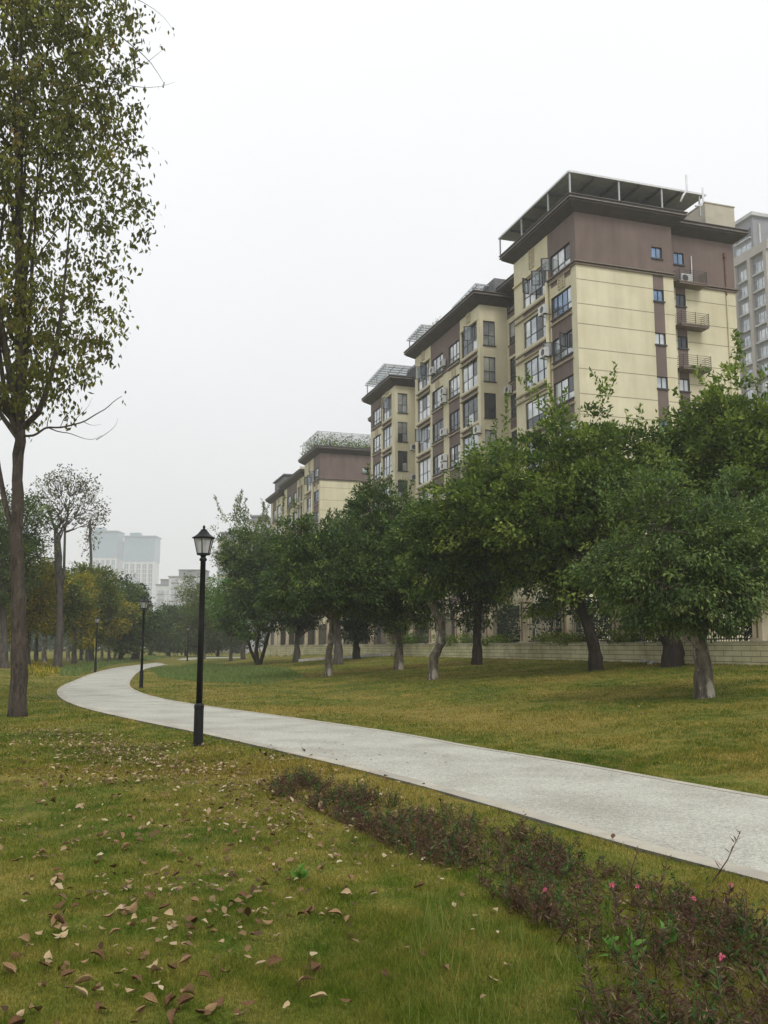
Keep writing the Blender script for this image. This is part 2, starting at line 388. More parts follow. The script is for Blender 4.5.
# ------------------------------------------------------------------ trees
def curve_pts(a, b, bend, n=5, rng=None):
    a = np.array(a, float); b = np.array(b, float); out = []
    mid = (a+b)/2+np.array(bend, float)
    for i in range(n+1):
        t = i/n; out.append((1-t)**2*a+2*t*(1-t)*mid+t*t*b)
    return out
def tree(name, label, cat, base, trunk, tr, crown, leaf, bark, seed, nclump=260, per=110, L=.13, rc=.5, nlimb=7,
         group=None, spikes=0, hollow=.5, lobes=7, droop=.25, extra=None, stems=None, twigs=True, flat_low=.93, wr=.42, spk=1.0, flat=1.0, more=(), keep=None):
    """trunk: local points up the trunk; crown: (cx,cy,cz,rx,ry,rz) local. Clumps of separate leaves hang on twigs from forked limbs."""
    rng = np.random.default_rng(seed)
    root = empty(name, base); tag(root, label, cat, group)
    mb = MB()
    tp = [np.array(p, float) for p in trunk]; n = len(tp)
    z0 = tp[0].copy(); tp[0] = z0-np.array((0, 0, .25))
    rad = [tr*(1.45 if i == 0 else 1.0)*(1-.38*i/(n-1)) for i in range(n)]
    # interpolate for a smoother, slightly knobbly trunk
    pts = []; rr = []
    for i in range(n-1):
        for k in range(4):
            t = k/4; pts.append(tp[i]*(1-t)+tp[i+1]*t+(rng.normal(size=3)*tr*.07 if (i or k) else 0))
            rr.append((rad[i]*(1-t)+rad[i+1]*t)*(1+rng.normal()*.035) if not (i == 0 and k > 0) else rad[0]*(1-.28*(t*3 if t < .33 else 1)))
    pts.append(tp[-1]); rr.append(rad[-1])
    mb.tube(pts, rr, 12)
    if stems:
        for st, sr in stems: mb.tube(st, [sr*(1-.5*i/(len(st)-1)) for i in range(len(st))], 8)
    cx, cy, cz, rx, ry, rz = crown; cc = np.array((cx, cy, cz)); R = np.array((rx, ry, rz))
    top = tp[-1]; nodes = []
    # lobes: uneven sub-masses of the crown
    lob = []
    for i in range(lobes):
        a = 2*pi*i/lobes+rng.uniform(-.5, .5); el = math.asin(rng.uniform(-.95, 1.0))
        d = np.array((cos(a)*cos(el), sin(a)*cos(el), sin(el)))
        lob.append((cc+d*R*rng.uniform(.50, .74), R*rng.uniform(.34, .52)))
    lob.append((cc, R*.62))
    lob += [(np.array(c_), np.array(r_)) for c_, r_ in more]
    for i in range(nlimb):
        lc, lr = lob[i % len(lob)]
        start = tp[-1] if i % 3 else tp[-1]*.75+tp[-2]*.25
        end = lc+rng.normal(size=3)*lr*.25
        cp = curve_pts(start, end, ((rng.normal()*.2)*rx, rng.normal()*.2*ry, -.12*rz), 6)
        r0 = rr[-1]*rng.uniform(.5, .75)
        mb.tube(cp, [r0*(1-.85*t/6) for t in range(7)], 6, cap=False)
        nodes += cp[2:]
        for k in range(3):
            s = cp[rng.integers(2, 6)]; e = s*.88+cc*.12+(rng.normal(size=3))*R*.15
            c2 = curve_pts(s, e, rng.normal(size=3)*.1*R, 4)
            mb.tube(c2, [r0*.35*(1-.8*t/4) for t in range(5)], 5, cap=False); nodes += c2[1:]
    if extra:
        for e in extra:
            q_ = smooth_line(e[0], len(e[0])*2); mb.tube(q_, [e[1]*(1-.8*i/(len(q_)-1)) for i in range(len(q_))], 5, cap=False)
    nodes = np.array(nodes)
    # clump centres
    w = np.array([np.prod(l[1]) for l in lob]); w /= w.sum()
    idx = rng.choice(len(lob), size=nclump*2, p=w)
    d = norm(rng.normal(size=(nclump*2, 3))); r = rng.uniform(hollow**3, 1, size=(nclump*2, 1))**(1/3)
    LC = np.array([l[0] for l in lob])[idx]; LR = np.array([l[1] for l in lob])[idx]
    Pc = LC+d*LR*r
    Pc[:, 2] = np.where(Pc[:, 2] < cz-rz*flat_low, cz-rz*flat_low+rng.uniform(-.15, .35, len(Pc))*rz*.4, Pc[:, 2])
    if keep is not None: Pc = Pc[keep(Pc)]
    Pc = Pc[:nclump]
    if twigs:
        for p in Pc[::2]:
            q = nodes[np.argmin(((nodes-p)**2).sum(1))]
            mb.tube([q, (q+p)/2+rng.normal(size=3)*.08, p], [.022*max(1, tr/.25), .014, .006], 3, cap=False)
    mb.build('trunk', bark, root, True)
    out = norm((Pc-cc)/R)
    m = rng.poisson(per, size=len(Pc)).clip(6)
    ci = np.repeat(np.arange(len(Pc)), m); nL = len(ci)
    sz = rng.uniform(.6, 1.35, size=len(Pc))*rc
    off = norm(rng.normal(size=(nL, 3)))*(rng.uniform(0, 1, size=(nL, 1))**.5)*sz[ci][:, None]*np.array((1, 1, .62))
    P = Pc[ci]+off
    D = norm(out[ci]*.7+norm(off)*.7+rng.normal(size=(nL, 3))*.55+np.array((0, 0, -droop)))
    Ls = L*rng.uniform(.65, 1.25, size=nL)
    tint = np.clip(rng.normal(.42, .2, size=len(Pc))[ci]+rng.normal(0, .2, size=nL), 0, 1)
    # upright shoots breaking the outline
    if spikes:
        sp = []; sd = []; st = []
        for i in range(spikes):
            a = rng.uniform(0, 2*pi); el = rng.uniform(.15, 1.5)
            lc, lr = lob[rng.integers(len(lob))]
            d0 = np.array((cos(a)*cos(el), sin(a)*cos(el), sin(el))); s = lc+d0*lr*.85
            dr = norm((d0*.7+np.array((0, 0, .8))+rng.normal(size=3)*.25)[None])[0]; ln = rng.uniform(.5, 1.5)*spk
            k = int(ln*38)
            for j in range(k):
                t = (j+1)/k; sp.append(s+dr*ln*t+rng.normal(size=3)*(.07*(1.3-t))); q = norm((dr*.5+rng.normal(size=3)*.8)[None])[0]; sd.append(q); st.append(min(1, max(0, .55+rng.normal()*.2)))
        P = np.vstack([P, sp]); D = np.vstack([D, sd]); tint = np.concatenate([tint, st]); Ls = np.concatenate([Ls, L*rng.uniform(.7, 1.2, size=len(sp))])
    fastmesh('crown', leaf_quads(rng, P, D, Ls, Ls*wr, flat), 4, leaf, root, tint)
    return root
def W(px, py, d):
    """metres right and up for a spot of the photograph at depth d"""
    r = ray(px, py); t = d/r[1]; return r[0]*t, EYE+r[2]*t
def ptree(name, label, cat, bpx, bpy_, box, trunk_px, tr, leaf, bark, seed, ry=None, cyo=0, **k):
    """a tree standing where its foot is seen; box = crown extent (x0,x1,ytop,ybottom) at that depth"""
    b = G(bpx, bpy_); d = b[1]
    x0, zt = W(box[0], box[2], d+cyo); x1, zb = W(box[1], box[3], d+cyo)
    rx = (x1-x0)/2; rz = (zt-zb)/2
    tpts = [(0, 0, 0)]
    for (x, y) in trunk_px:
        X, Z = W(x, y, d); tpts.append((X-b[0], 0, Z-b[2]))
    mo = []
    for (x, y, rp, dy) in k.pop('more', ()):
        X, Z = W(x, y, d+dy); rr_ = rp/945*(d+dy); mo.append(((X-b[0], dy, Z-b[2]), (rr_, rr_, rr_*.85)))
    k['more'] = mo
    return tree(name, label, cat, b, tpts, tr, ((x0+x1)/2-b[0], cyo, (zt+zb)/2-b[2], rx, ry or rx*.9, rz), leaf, bark, seed, **k)
# ------------------------------------------------------------------ ground
def ground():
    ys = [-6, -3, 0, 1.5]; y = 2.5
    while y < 30: ys.append(y); y += .5
    while y < 130: ys.append(y); y *= 1.035
    while y < 1250: ys.append(y); y *= 1.25
    ys.append(1300)
    xs = sorted(set([round(i*.5, 2) for i in range(-44, 45)]+[s*v for s in (-1, 1) for v in (24, 26, 29, 32, 36, 40, 45, 52, 60, 75, 100, 150, 250, 400, 700, 1100)]))
    mb = MB(); nx = len(xs)
    rng = np.random.default_rng(3)
    for yy in ys:
        for x in xs:
            b = .02*sin(x*2.1+yy*1.3)+.015*sin(x*3.7-yy*2.9)
            mb.v.append((x, yy, gz(x, yy)-.012+b*.5))
    for j in range(len(ys)-1):
        for i in range(nx-1):
            a = j*nx+i; mb.f.append((a, a+1, a+nx+1, a+nx)); mb.m.append(0)
    o = mb.build('lawn', M['turf'], None, True); tag(o, 'wide park lawn of short green and straw coloured turf', 'lawn', kind='structure')
ground()

outer = [(768,882),(702,864.5),(624,845),(546,822),(480,802.5),(418.7,785),(345.8,766.5),(273,749.3),(196,732),(144,722),(92,710.5),(71,703.8),(59.5,697.8),(56,692),(59.5,686.5),(79,678.5),(93.4,672.8),(113,667.8),(144,664),(166,661.6),(178,660.0)]
inner = [(768,796.5),(702,785.5),(624,771),(546,757.5),(468,745.8),(418.7,735.5),(345.8,724.8),(273,714.6),(201.5,705.2),(170,700.2),(144,694),(131,688),(129,683),(134,675.6),(140,670.8),(152,667),(170,664.2),(187,661.2)]
def smooth_line(pts, n):
    P = [np.array(p, float) for p in pts]
    for _ in range(2):
        Q = [P[0]]
        for i in range(len(P)-1):
            Q += [P[i]*.75+P[i+1]*.25, P[i]*.25+P[i+1]*.75]
        Q.append(P[-1]); P = Q
    seg = [0]
    for i in range(1, len(P)): seg.append(seg[-1]+np.linalg.norm(P[i]-P[i-1]))
    out = []; T = seg[-1]
    for k in range(n):
        s = T*(k/(n-1)); j = min(len(P)-2, max(0, int(np.searchsorted(seg, s))-1)); t = (s-seg[j])/max(1e-9, seg[j+1]-seg[j])
        out.append(P[j]*(1-t)+P[j+1]*t)
    return out
PZ = .014
oL = [flat(*p, z=PZ) for p in outer]; iL = [flat(*p, z=PZ) for p in inner]
def ext(L, k=6.):
    a = np.array(L[0]); b = np.array(L[1]); d = (a-b)/np.linalg.norm(a-b); return [tuple(a+d*k)]+L
oL = ext(oL, 7); iL = ext(iL, 7)
# far stretch: the path swings away to the right behind the lawn
oL += [(-29.5, 138), (-24, 150), (-10, 158)]; iL += [(-25, 126), (-20, 141), (-9, 148)]
NP = 170
oS = smooth_line(oL, NP); iS = smooth_line(iL, NP)
# match sections across the path by nearest point so the ribbon does not shear
def resample_match(A, B):
    B = np.array(B); out = []; last = 0
    for a in A:
        d = ((B-a)**2).sum(1); d[:last] = 1e9; d[last+14:] = 1e9
        last = int(np.argmin(d)); out.append(B[last])
    return out
iM = resample_match(oS, smooth_line(iL, NP*8)) if False else iS
def ribbon(name, L, R, z, mat, side=None, label=None, cat=None):
    mb = MB(); n = len(L)
    for a, b in zip(L, R): mb.v += [(a[0], a[1], z), (b[0], b[1], z)]
    for i in range(n-1): mb.f.append((2*i, 2*i+2, 2*i+3, 2*i+1)); mb.m.append(0)
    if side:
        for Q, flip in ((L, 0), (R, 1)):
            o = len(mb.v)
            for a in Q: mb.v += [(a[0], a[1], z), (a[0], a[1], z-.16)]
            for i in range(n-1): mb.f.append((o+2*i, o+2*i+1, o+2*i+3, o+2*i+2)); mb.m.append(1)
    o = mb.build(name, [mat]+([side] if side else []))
    tag(o, label, cat, kind='structure'); return o
def inset(A, B, w):
    out = []
    for a, b in zip(A, B):
        d = np.array(b)-np.array(a); L = np.linalg.norm(d); out.append(np.array(a)+d/L*min(w, L*.3))
    return out
# widen strips towards perpendicular width
def offset_line(A, w, sgn):
    A = [np.array(a) for a in A]; out = []
    for i, a in enumerate(A):
        t = A[min(i+1, len(A)-1)]-A[max(0, i-1)]; t = t/np.linalg.norm(t); out.append(a+np.array((t[1], -t[0]))*w*sgn)
    return out
oI = offset_line(oS, .2, 1); iI = offset_line(iS, .13, -1)
ribbon('path_surface', oI, iI, PZ, M['path'], None, 'pale washed pebble concrete footpath curving away to the left', 'footpath')
ribbon('path_kerb', oS, oI, PZ+.004, M['kerb'], M['kerb_side'], 'flush pale kerb along the near edge of the footpath', 'kerb')
ribbon('path_kerb', iI, iS, PZ+.004, M['kerb'], M['kerb_side'], 'flush pale kerb along the lawn side of the footpath', 'kerb')
# point-in-path test on a polygon
poly = np.array([tuple(p) for p in oS]+[tuple(p) for p in reversed(iS)])
def in_path(X, Y, grow=0):
    X = np.asarray(X); Y = np.asarray(Y); c = np.zeros(X.shape, bool); n = len(poly); j = n-1
    for i in range(n):
        xi, yi = poly[i]; xj, yj = poly[j]
        if yi != yj:
            t = ((yi > Y) != (yj > Y)) & (X < (xj-xi)*(Y-yi)/(yj-yi)+xi); c ^= t
        j = i
    return c
def gzv(X, Y):
    d = -(X-WP[0])*V[0]-(Y-WP[1])*V[1]; h = 1-np.clip(d/13.3, 0, 1)
    s = lambda t: (lambda u: u*u*(3-2*u))(np.clip(t, 0, 1))
    h = h*np.where(Y > 75, 1-s((Y-75)/50), 1); h = np.where((d < -.4) & (Y <= 125), 1.0, h)
    return h+.5*s((-X-14-.12*Y)/12)*s((Y-25)/40)-.012+.5*(.02*np.sin(X*2.1+Y*1.3)+.015*np.sin(X*3.7-Y*2.9))
def vnoise(X, Y, s, seed=0):
    r = np.random.default_rng(seed).random((64, 64)); x = X*s+100; y = Y*s+100
    xi = np.floor(x).astype(int); yi = np.floor(y).astype(int); fx = x-xi; fy = y-yi
    fx = fx*fx*(3-2*fx); fy = fy*fy*(3-2*fy); g = lambda i, j: r[i % 64, j % 64]
    return (g(xi, yi)*(1-fx)+g(xi+1, yi)*fx)*(1-fy)+(g(xi, yi+1)*(1-fx)+g(xi+1, yi+1)*fx)*fy

def grass(n, y0, y1, seed, hmin, hmax, wpx, power=1.0):
    rng = np.random.default_rng(seed)
    # density falls with distance
    u = rng.random(n); Y = (y0**(-power)+u*(y1**(-power)-y0**(-power)))**(-1/power)
    X = (rng.random(n)*2-1)*(Y*.435+.9)
    k = ~in_path(X, Y); X = X[k]; Y = Y[k]
    dens = vnoise(X, Y, 1.6, 5)*.6+vnoise(X, Y, 5, 6)*.4
    k = rng.random(len(X)) < .35+dens*.9; X = X[k]; Y = Y[k]; dens = dens[k]; m = len(X)
    Z = gzv(X, Y)
    h = rng.uniform(hmin, hmax, m)*(.55+.9*vnoise(X, Y, 2.3, 9)); w = np.maximum(.0030, wpx*Y/945)
    a = rng.uniform(0, 2*pi, m); lean = rng.uniform(.15, 1.1, m)*h; la = rng.uniform(0, 2*pi, m)
    v = np.empty((m, 3, 3)); s = np.stack([np.cos(a), np.sin(a), np.zeros(m)], 1)
    p = np.stack([X, Y, Z-.004], 1)
    v[:, 0] = p-s*w[:, None]*.5; v[:, 1] = p+s*w[:, None]*.5
    v[:, 2] = p+np.stack([np.cos(la)*lean, np.sin(la)*lean, h], 1)
    return v.reshape(-1, 3), rng.random(m)
v1, r1 = grass(480000, 3.6, 14, 11, .016, .045, .70, .8)
v2, r2 = grass(300000, 12, 75, 12, .018, .05, 1.0, .9)
o = fastmesh('grass', np.vstack([v1, v2]), 3, M['blades'], None, np.concatenate([r1, r2])); tag(o, 'short mown grass covering the park lawn', 'grass', kind='stuff')

def band_grass(pix, n, h0, h1, seed, name, mat, label, wpx=1.0):
    """longer grass inside an area outlined on the ground"""
    pg = np.array([G(*p)[:2] for p in pix]); rng = np.random.default_rng(seed)
    lo = pg.min(0); hi = pg.max(0); X = rng.uniform(lo[0], hi[0], n*3); Y = rng.uniform(lo[1], hi[1], n*3)
    c = np.zeros(len(X), bool); j = len(pg)-1
    for i in range(len(pg)):
        xi, yi = pg[i]; xj, yj = pg[j]
        if yi != yj: c ^= ((yi > Y) != (yj > Y)) & (X < (xj-xi)*(Y-yi)/(yj-yi)+xi)
        j = i
    X = X[c][:n]; Y = Y[c][:n]; m = len(X); h = rng.uniform(h0, h1, m)*(.5+vnoise(X, Y, .9, seed)); w = wpx*Y/945
    a = rng.uniform(0, 2*pi, m); la = rng.uniform(0, 2*pi, m); lean = h*rng.uniform(.1, .7, m)
    s = np.stack([np.cos(a), np.sin(a), np.zeros(m)], 1); p = np.stack([X, Y, gzv(X, Y)-.01], 1); v = np.empty((m, 3, 3))
    v[:, 0] = p-s*w[:, None]*.6; v[:, 1] = p+s*w[:, None]*.6; v[:, 2] = p+np.stack([np.cos(la)*lean, np.sin(la)*lean, h], 1)
    o = fastmesh(name, v.reshape(-1, 3), 3, mat, None, rng.random(m)); tag(o, label, 'tall grass', kind='stuff'); return o
band_grass([(150, 669), (200, 664), (290, 670), (305, 678), (262, 684), (200, 682), (160, 677)], 16000, .08, .2, 21, 'tall_grass', M['tallgrass'], 'patch of longer green grass on the lawn behind the nearest street lamp')
band_grass([(60, 676), (62, 667), (100, 661), (150, 656), (165, 658), (110, 665), (78, 676)], 12000, .10, .3, 22, 'tall_grass', M['tallgrass'], 'fringe of longer grass on the outer side of the path bend', 1.3)
band_grass([(20, 672), (30, 662), (52, 660), (62, 665), (60, 672), (42, 678)], 5000, .1, .3, 23, 'low_plants', M['leaf_yellow'], 'yellowing low plants at the foot of the thin umbrella shaped tree', 1.6)

# ------------------------------------------------------------------ sky and sun
w = bpy.data.worlds.new('World'); sc.world = w; w.use_nodes = True
nt = w.node_tree; nt.nodes.clear()
out = nt.nodes.new('ShaderNodeOutputWorld')
SUN_EL, SUN_AZ = radians(52), radians(160)      # azimuth clockwise from +Y (view direction)
sky = nt.nodes.new('ShaderNodeTexSky'); sky.sky_type = 'NISHITA'; sky.sun_disc = False
sky.sun_elevation = SUN_EL; sky.sun_rotation = SUN_AZ; sky.dust_density = 6; sky.air_density = 1.2
b1 = nt.nodes.new('ShaderNodeBackground'); b1.inputs[1].default_value = .05
nt.links.new(sky.outputs[0], b1.inputs[0])
# closed layer of pale cloud, a little brighter overhead
tc = nt.nodes.new('ShaderNodeTexCoord'); sp = nt.nodes.new('ShaderNodeSeparateXYZ'); nt.links.new(tc.outputs['Generated'], sp.inputs[0])
cr = nt.nodes.new('ShaderNodeValToRGB'); e = cr.color_ramp.elements
e[0].position = 0; e[0].color = (.80, .805, .81, 1); e[1].position = .75; e[1].color = (1.02, 1.04, 1.07, 1)
x = e.new(.35); x.color = (.91, .92, .935, 1)
nt.links.new(sp.outputs[2], cr.inputs[0])
cn = nt.nodes.new('ShaderNodeTexNoise'); cn.inputs['Scale'].default_value = 2.2; cn.inputs['Detail'].default_value = 4
nt.links.new(tc.outputs['Generated'], cn.inputs['Vector'])
cr2 = nt.nodes.new('ShaderNodeValToRGB'); cr2.color_ramp.elements[0].position = .3; cr2.color_ramp.elements[0].color = (.965, .965, .965, 1)
cr2.color_ramp.elements[1].position = .7; cr2.color_ramp.elements[1].color = (1.02, 1.02, 1.02, 1); nt.links.new(cn.outputs[0], cr2.inputs[0])
mm = nt.nodes.new('ShaderNodeMix'); mm.data_type = 'RGBA'; mm.blend_type = 'MULTIPLY'; mm.inputs[0].default_value = 1
nt.links.new(cr.outputs[0], mm.inputs[6]); nt.links.new(cr2.outputs[0], mm.inputs[7])
b2 = nt.nodes.new('ShaderNodeBackground'); b2.inputs[1].default_value = 1.0; nt.links.new(mm.outputs[2], b2.inputs[0])
ms = nt.nodes.new('ShaderNodeMixShader'); ms.inputs[0].default_value = .9
nt.links.new(b1.outputs[0], ms.inputs[1]); nt.links.new(b2.outputs[0], ms.inputs[2]); nt.links.new(ms.outputs[0], out.inputs[0])
sl = bpy.data.lights.new('sun', 'SUN'); sl.energy = 1.5; sl.angle = radians(20); sl.color = (1, .965, .91)
so = bpy.data.objects.new('sun', sl); C.objects.link(so); so.location = (10, -10, 40)
so.rotation_euler = (radians(90)-SUN_EL, 0, pi-SUN_AZ)
so.rotation_euler = (radians(90)-SUN_EL, 0, -SUN_AZ+pi)
vs = sc.view_settings; vs.view_transform = 'Standard'; vs.look = 'None'; vs.gamma = 1; vs.exposure = .22; vs.use_curve_mapping = False
sc.cycles.max_bounces = 6; sc.cycles.diffuse_bounces = 3; sc.cycles.glossy_bounces = 2; sc.cycles.transmission_bounces = 3
sc.cycles.volume_bounces = 1; sc.cycles.transparent_max_bounces = 8
sc.cycles.caustics_reflective = False; sc.cycles.caustics_refractive = False

# ------------------------------------------------------------------ haze
hz = MB(); hz.box(-1400, 1400, -60, 1400, -2.5, 135)
hm = bpy.data.materials.new('haze_air'); hm.use_nodes = True; nt = hm.node_tree; nt.nodes.clear()
ho = nt.nodes.new('ShaderNodeOutputMaterial'); pv = nt.nodes.new('ShaderNodeVolumePrincipled')
pv.inputs['Color'].default_value = (.97, .98, 1.0, 1); pv.inputs['Density'].default_value = .0006; pv.inputs['Anisotropy'].default_value = .2
nt.links.new(pv.outputs[0], ho.inputs['Volume'])
tag(hz.build('haze', hm), 'thin grey haze filling the air of the park', 'haze', kind='stuff')
# ------------------------------------------------------------------ buildings
def fx(mb, pl, c, a0, a1, d0, d1, z0, z1, m=0):
    """box on a wall plane: a along the wall, d outwards. 'L' faces -x (local), runs along y; 'R' faces -y, runs along x"""
    if pl == 'L': mb.box(c-d1, c-d0, a0, a1, z0, z1, m)
    else: mb.box(a0, a1, c-d1, c-d0, z0, z1, m)
def fq(mb, pl, c, a0, a1, d, z0, z1, m):
    if pl == 'L': mb.quad((c-d, a1, z0), (c-d, a0, z0), (c-d, a0, z1), (c-d, a1, z1), m)
    else: mb.quad((a0, c-d, z0), (a1, c-d, z0), (a1, c-d, z1), (a0, c-d, z1), m)
def facade(mb, pl, c, a0, a1, z0, z1, holes, colour, splits=(), zs=(), depth=.22):
    A = sorted({a0, a1, *[x for x in splits if a0 < x < a1], *[h[0] for h in holes], *[h[1] for h in holes]})
    Z = sorted({z0, z1, *[x for x in zs if z0 < x < z1], *[h[2] for h in holes], *[h[3] for h in holes]})
    for i in range(len(A)-1):
        for j in range(len(Z)-1):
            am = (A[i]+A[i+1])/2; zm = (Z[j]+Z[j+1])/2
            if any(h[0] < am < h[1] and h[2] < zm < h[3] for h in holes): continue
            fq(mb, pl, c, A[i], A[i+1], 0, Z[j], Z[j+1], colour(am, zm))
    for h in holes:
        m = colour((h[0]+h[1])/2, h[2]-.05)
        P = lambda a, d, z: (c-d, a, z) if pl == 'L' else (a, c-d, z)
        for (a, z), (b, y) in (((h[0], h[2]), (h[1], h[2])), ((h[1], h[2]), (h[1], h[3])), ((h[1], h[3]), (h[0], h[3])), ((h[0], h[3]), (h[0], h[2]))):
            mb.quad(P(a, 0, z), P(b, 0, y), P(b, -depth, y), P(a, -depth, z), m)
rw = random.Random(5)
cm, nt, out = newmat('see_through_casement_glass')
d_ = N(nt, 'ShaderNodeBsdfPrincipled'); d_.inputs['Base Color'].default_value = (.30, .33, .35, 1); d_.inputs['Roughness'].default_value = .1; d_.inputs['Metallic'].default_value = .5
t_ = N(nt, 'ShaderNodeBsdfTransparent'); t_.inputs[0].default_value = (.75, .8, .8, 1); mx = N(nt, 'ShaderNodeMixShader'); mx.inputs[0].default_value = .5
nt.links.new(d_.outputs[0], mx.inputs[1]); nt.links.new(t_.outputs[0], mx.inputs[2]); nt.links.new(mx.outputs[0], out.inputs[0]); M['casement'] = cm
def window(root, pl, c, a0, a1, z0, z1, nx=3, transom=.35, opened=(), glass=None, sill=True, fr=.048):
    f = MB(); d0, d1 = -.16, -.08
    fx(f, pl, c, a0, a1, d0, d1, z0, z0+fr); fx(f, pl, c, a0, a1, d0, d1, z1-fr, z1)
    xs = [a0+(a1-a0)*i/nx for i in range(nx+1)]
    for i, x in enumerate(xs):
        w_ = fr if 0 < i < nx else fr
        lo = x-w_/2 if 0 < i < nx else (x if i == 0 else x-w_)
        fx(f, pl, c, lo, lo+w_, d0+.004, d1-.004, z0+fr, z1-fr)
    if transom: zt = z0+(z1-z0)*transom; fx(f, pl, c, a0+fr, a1-fr, d0+.008, d1-.008, zt-fr/2, zt+fr/2)
    if sill: fx(f, pl, c, a0-.05, a1+.05, .003, .09, z0-.09, z0-.003)
    o = f.build('window', M['frame'], root)
    if glass is None: glass = rw.choice(['glass', 'glass', 'glass_pale', 'glass_pale', 'glass_pale', 'glass_dark'])
    # each pane of the sash may sit slightly out of true
    p = MB()
    mats = [M[glass], M['glass_dark'], M['glass_pale']]
    for i in range(nx):
        for lo, hi in (((z0+fr, zt-fr/2), (zt+fr/2, z1-fr)) if transom else ((z0+fr, z1-fr),)):
            mi = rw.choices([0, 1, 2], [.70, .12, .18])[0]
            j = rw.uniform(-.012, .012)
            l, r = xs[i]+.02, xs[i+1]-.02
            if pl == 'L': p.quad((c+.12+j, r, lo), (c+.12-j, l, lo), (c+.12-j, l, hi), (c+.12+j, r, hi), mi)
            else: p.quad((l, c+.12+j, lo), (r, c+.12-j, lo), (r, c+.12-j, hi), (l, c+.12+j, hi), mi)
    p.build('pane', mats, o)
    for (ai, side) in opened:     # casement swung outwards
        s = MB(); w_ = .62; zb = z0+(z1-z0)*(transom or 0)+.05; zz = z1-.06
        x = xs[ai]; t = .04
        an = radians(68)*side
        dx, dd = cos(an)*w_*side, abs(sin(an))*w_
        def bar(u0, u1, za, zc):
            P = lambda u, z, k: ((c-(.0+u*dd)-k*.02, x+u*dx*1.0+k*.02, z) if pl == 'L' else (x+u*dx+k*.02, c-(u*dd)-k*.02, z))
            n = len(s.v); s.v += [P(u0, za, -1), P(u1, za, -1), P(u1, zc, -1), P(u0, zc, -1), P(u0, za, 1), P(u1, za, 1), P(u1, zc, 1), P(u0, zc, 1)]
            for q in ((0, 1, 2, 3), (7, 6, 5, 4), (0, 4, 5, 1), (1, 5, 6, 2), (2, 6, 7, 3), (3, 7, 4, 0)): s.f.append(tuple(n+i for i in q)); s.m.append(0)
        bar(0, .1, zb, zz); bar(.9, 1, zb, zz); bar(.1, .9, zb, zb+.06); bar(.1, .9, zz-.06, zz)
        n = len(s.v)
        P = lambda u, z: ((c-u*dd, x+u*dx, z) if pl == 'L' else (x+u*dx, c-u*dd, z))
        s.v += [P(.1, zb+.06), P(.9, zb+.06), P(.9, zz-.06), P(.1, zz-.06)]; s.f.append((n, n+1, n+2, n+3)); s.m.append(1)
        s.build('open_casement', [M['frame'], M['casement']], o)
    return o
def aircon(root, pl, c, a, d, z, stack=1):
    for k in range(stack):
        m = MB(); zz = z+k*.72
        fx(m, pl, c, a-.42, a+.42, d, d+.32, zz, zz+.6)
        cab = m.build('air_conditioner', M['ac'], root)
        g_ = MB(); cx = a-.1; n = 14
        P = (lambda q, e, h: (c-e, q, h)) if pl == 'L' else (lambda q, e, h: (q, c-e, h))
        for i in range(n):
            t0, t1 = 2*pi*i/n, 2*pi*(i+1)/n
            b_ = len(g_.v); g_.v += [P(cx, d+.335, zz+.3), P(cx+cos(t0)*.24, d+.325, zz+.3+sin(t0)*.24), P(cx+cos(t1)*.24, d+.325, zz+.3+sin(t1)*.24)]
            g_.f.append((b_, b_+1, b_+2)); g_.m.append(0)
        g_.build('fan_grille', M['acfan'], cab)
        br = MB()
        for e in (-.3, .3): fx(br, pl, c, a+e-.02, a+e+.02, -.0, d+.34, zz-.05, zz-.005)
        br.build('bracket', M['iron'], cab)
def offs(poly, e):
    """offset a rectilinear anticlockwise footprint outwards"""
    n = len(poly); out = []
    for i in range(n):
        p0, p1, p2 = poly[i-1], poly[i], poly[(i+1) % n]
        def nrm(a, b):
            dx, dy = b[0]-a[0], b[1]-a[1]; L = math.hypot(dx, dy); return (dy/L, -dx/L)
        n1, n2 = nrm(p0, p1), nrm(p1, p2); out.append((p1[0]+(n1[0]+n2[0])*e, p1[1]+(n1[1]+n2[1])*e))
    return out
def eaves(root, foot, z, ov=1.0):
    m = MB()
    m.prism(offs(foot, .05), z-.45, z-.02, 0, poly2=offs(foot, ov*.82))
    m.prism(offs(foot, ov*.85), z-.018, z+.12, 0)
    m.prism(offs(foot, ov), z+.122, z+.19, 1)
    m.prism(offs(foot, ov*.95), z+.192, z+.34, 0)
    m.prism(offs(foot, ov*1.04), z+.342, z+.38, 1)
    m.prism(offs(foot, ov*.75), z+.382, z+.47, 0)
    return m.build('roof', [M['eave'], M['eave2']], root)
def emblem(root, pl, c, a, z0, z1, w=.75):
    m = MB(); t = .09
    fx(m, pl, c, a-w/2, a-w/2+t, .003, .08, z0, z1); fx(m, pl, c, a+w/2-t, a+w/2, .003, .08, z0, z1)
    n = 3
    for i in range(n+1):
        z = z0+(z1-z0-t)*i/n; fx(m, pl, c, a-w/2+t, a+w/2-t, .003, .07, z, z+t)
    for i in range(n):
        z = z0+(z1-z0-t)*(i+.5)/n; fx(m, pl, c, a-.05, a+.05, .003, .065, z-.1, z+.2); fx(m, pl, c, a-.22, a+.22, .003, .06, z+.02, z+.1)
    m.build('wall_ornament', M['relief'], root)
def ledge(root, pl, c, a0, a1, zs, d=.14, mat='relief2'):
    for z in zs:
        m = MB(); fx(m, pl, c, a0, a1, .003, d, z, z+.09); fx(m, pl, c, a0, a1, .003, d*.7, z+.0901, z+.15)
        m.build('ledge', M[mat], root)
M['ac_grey'] = pbr('weathered_white_frame', (.40, .41, .41), (.50, .51, .51), 5, .5)
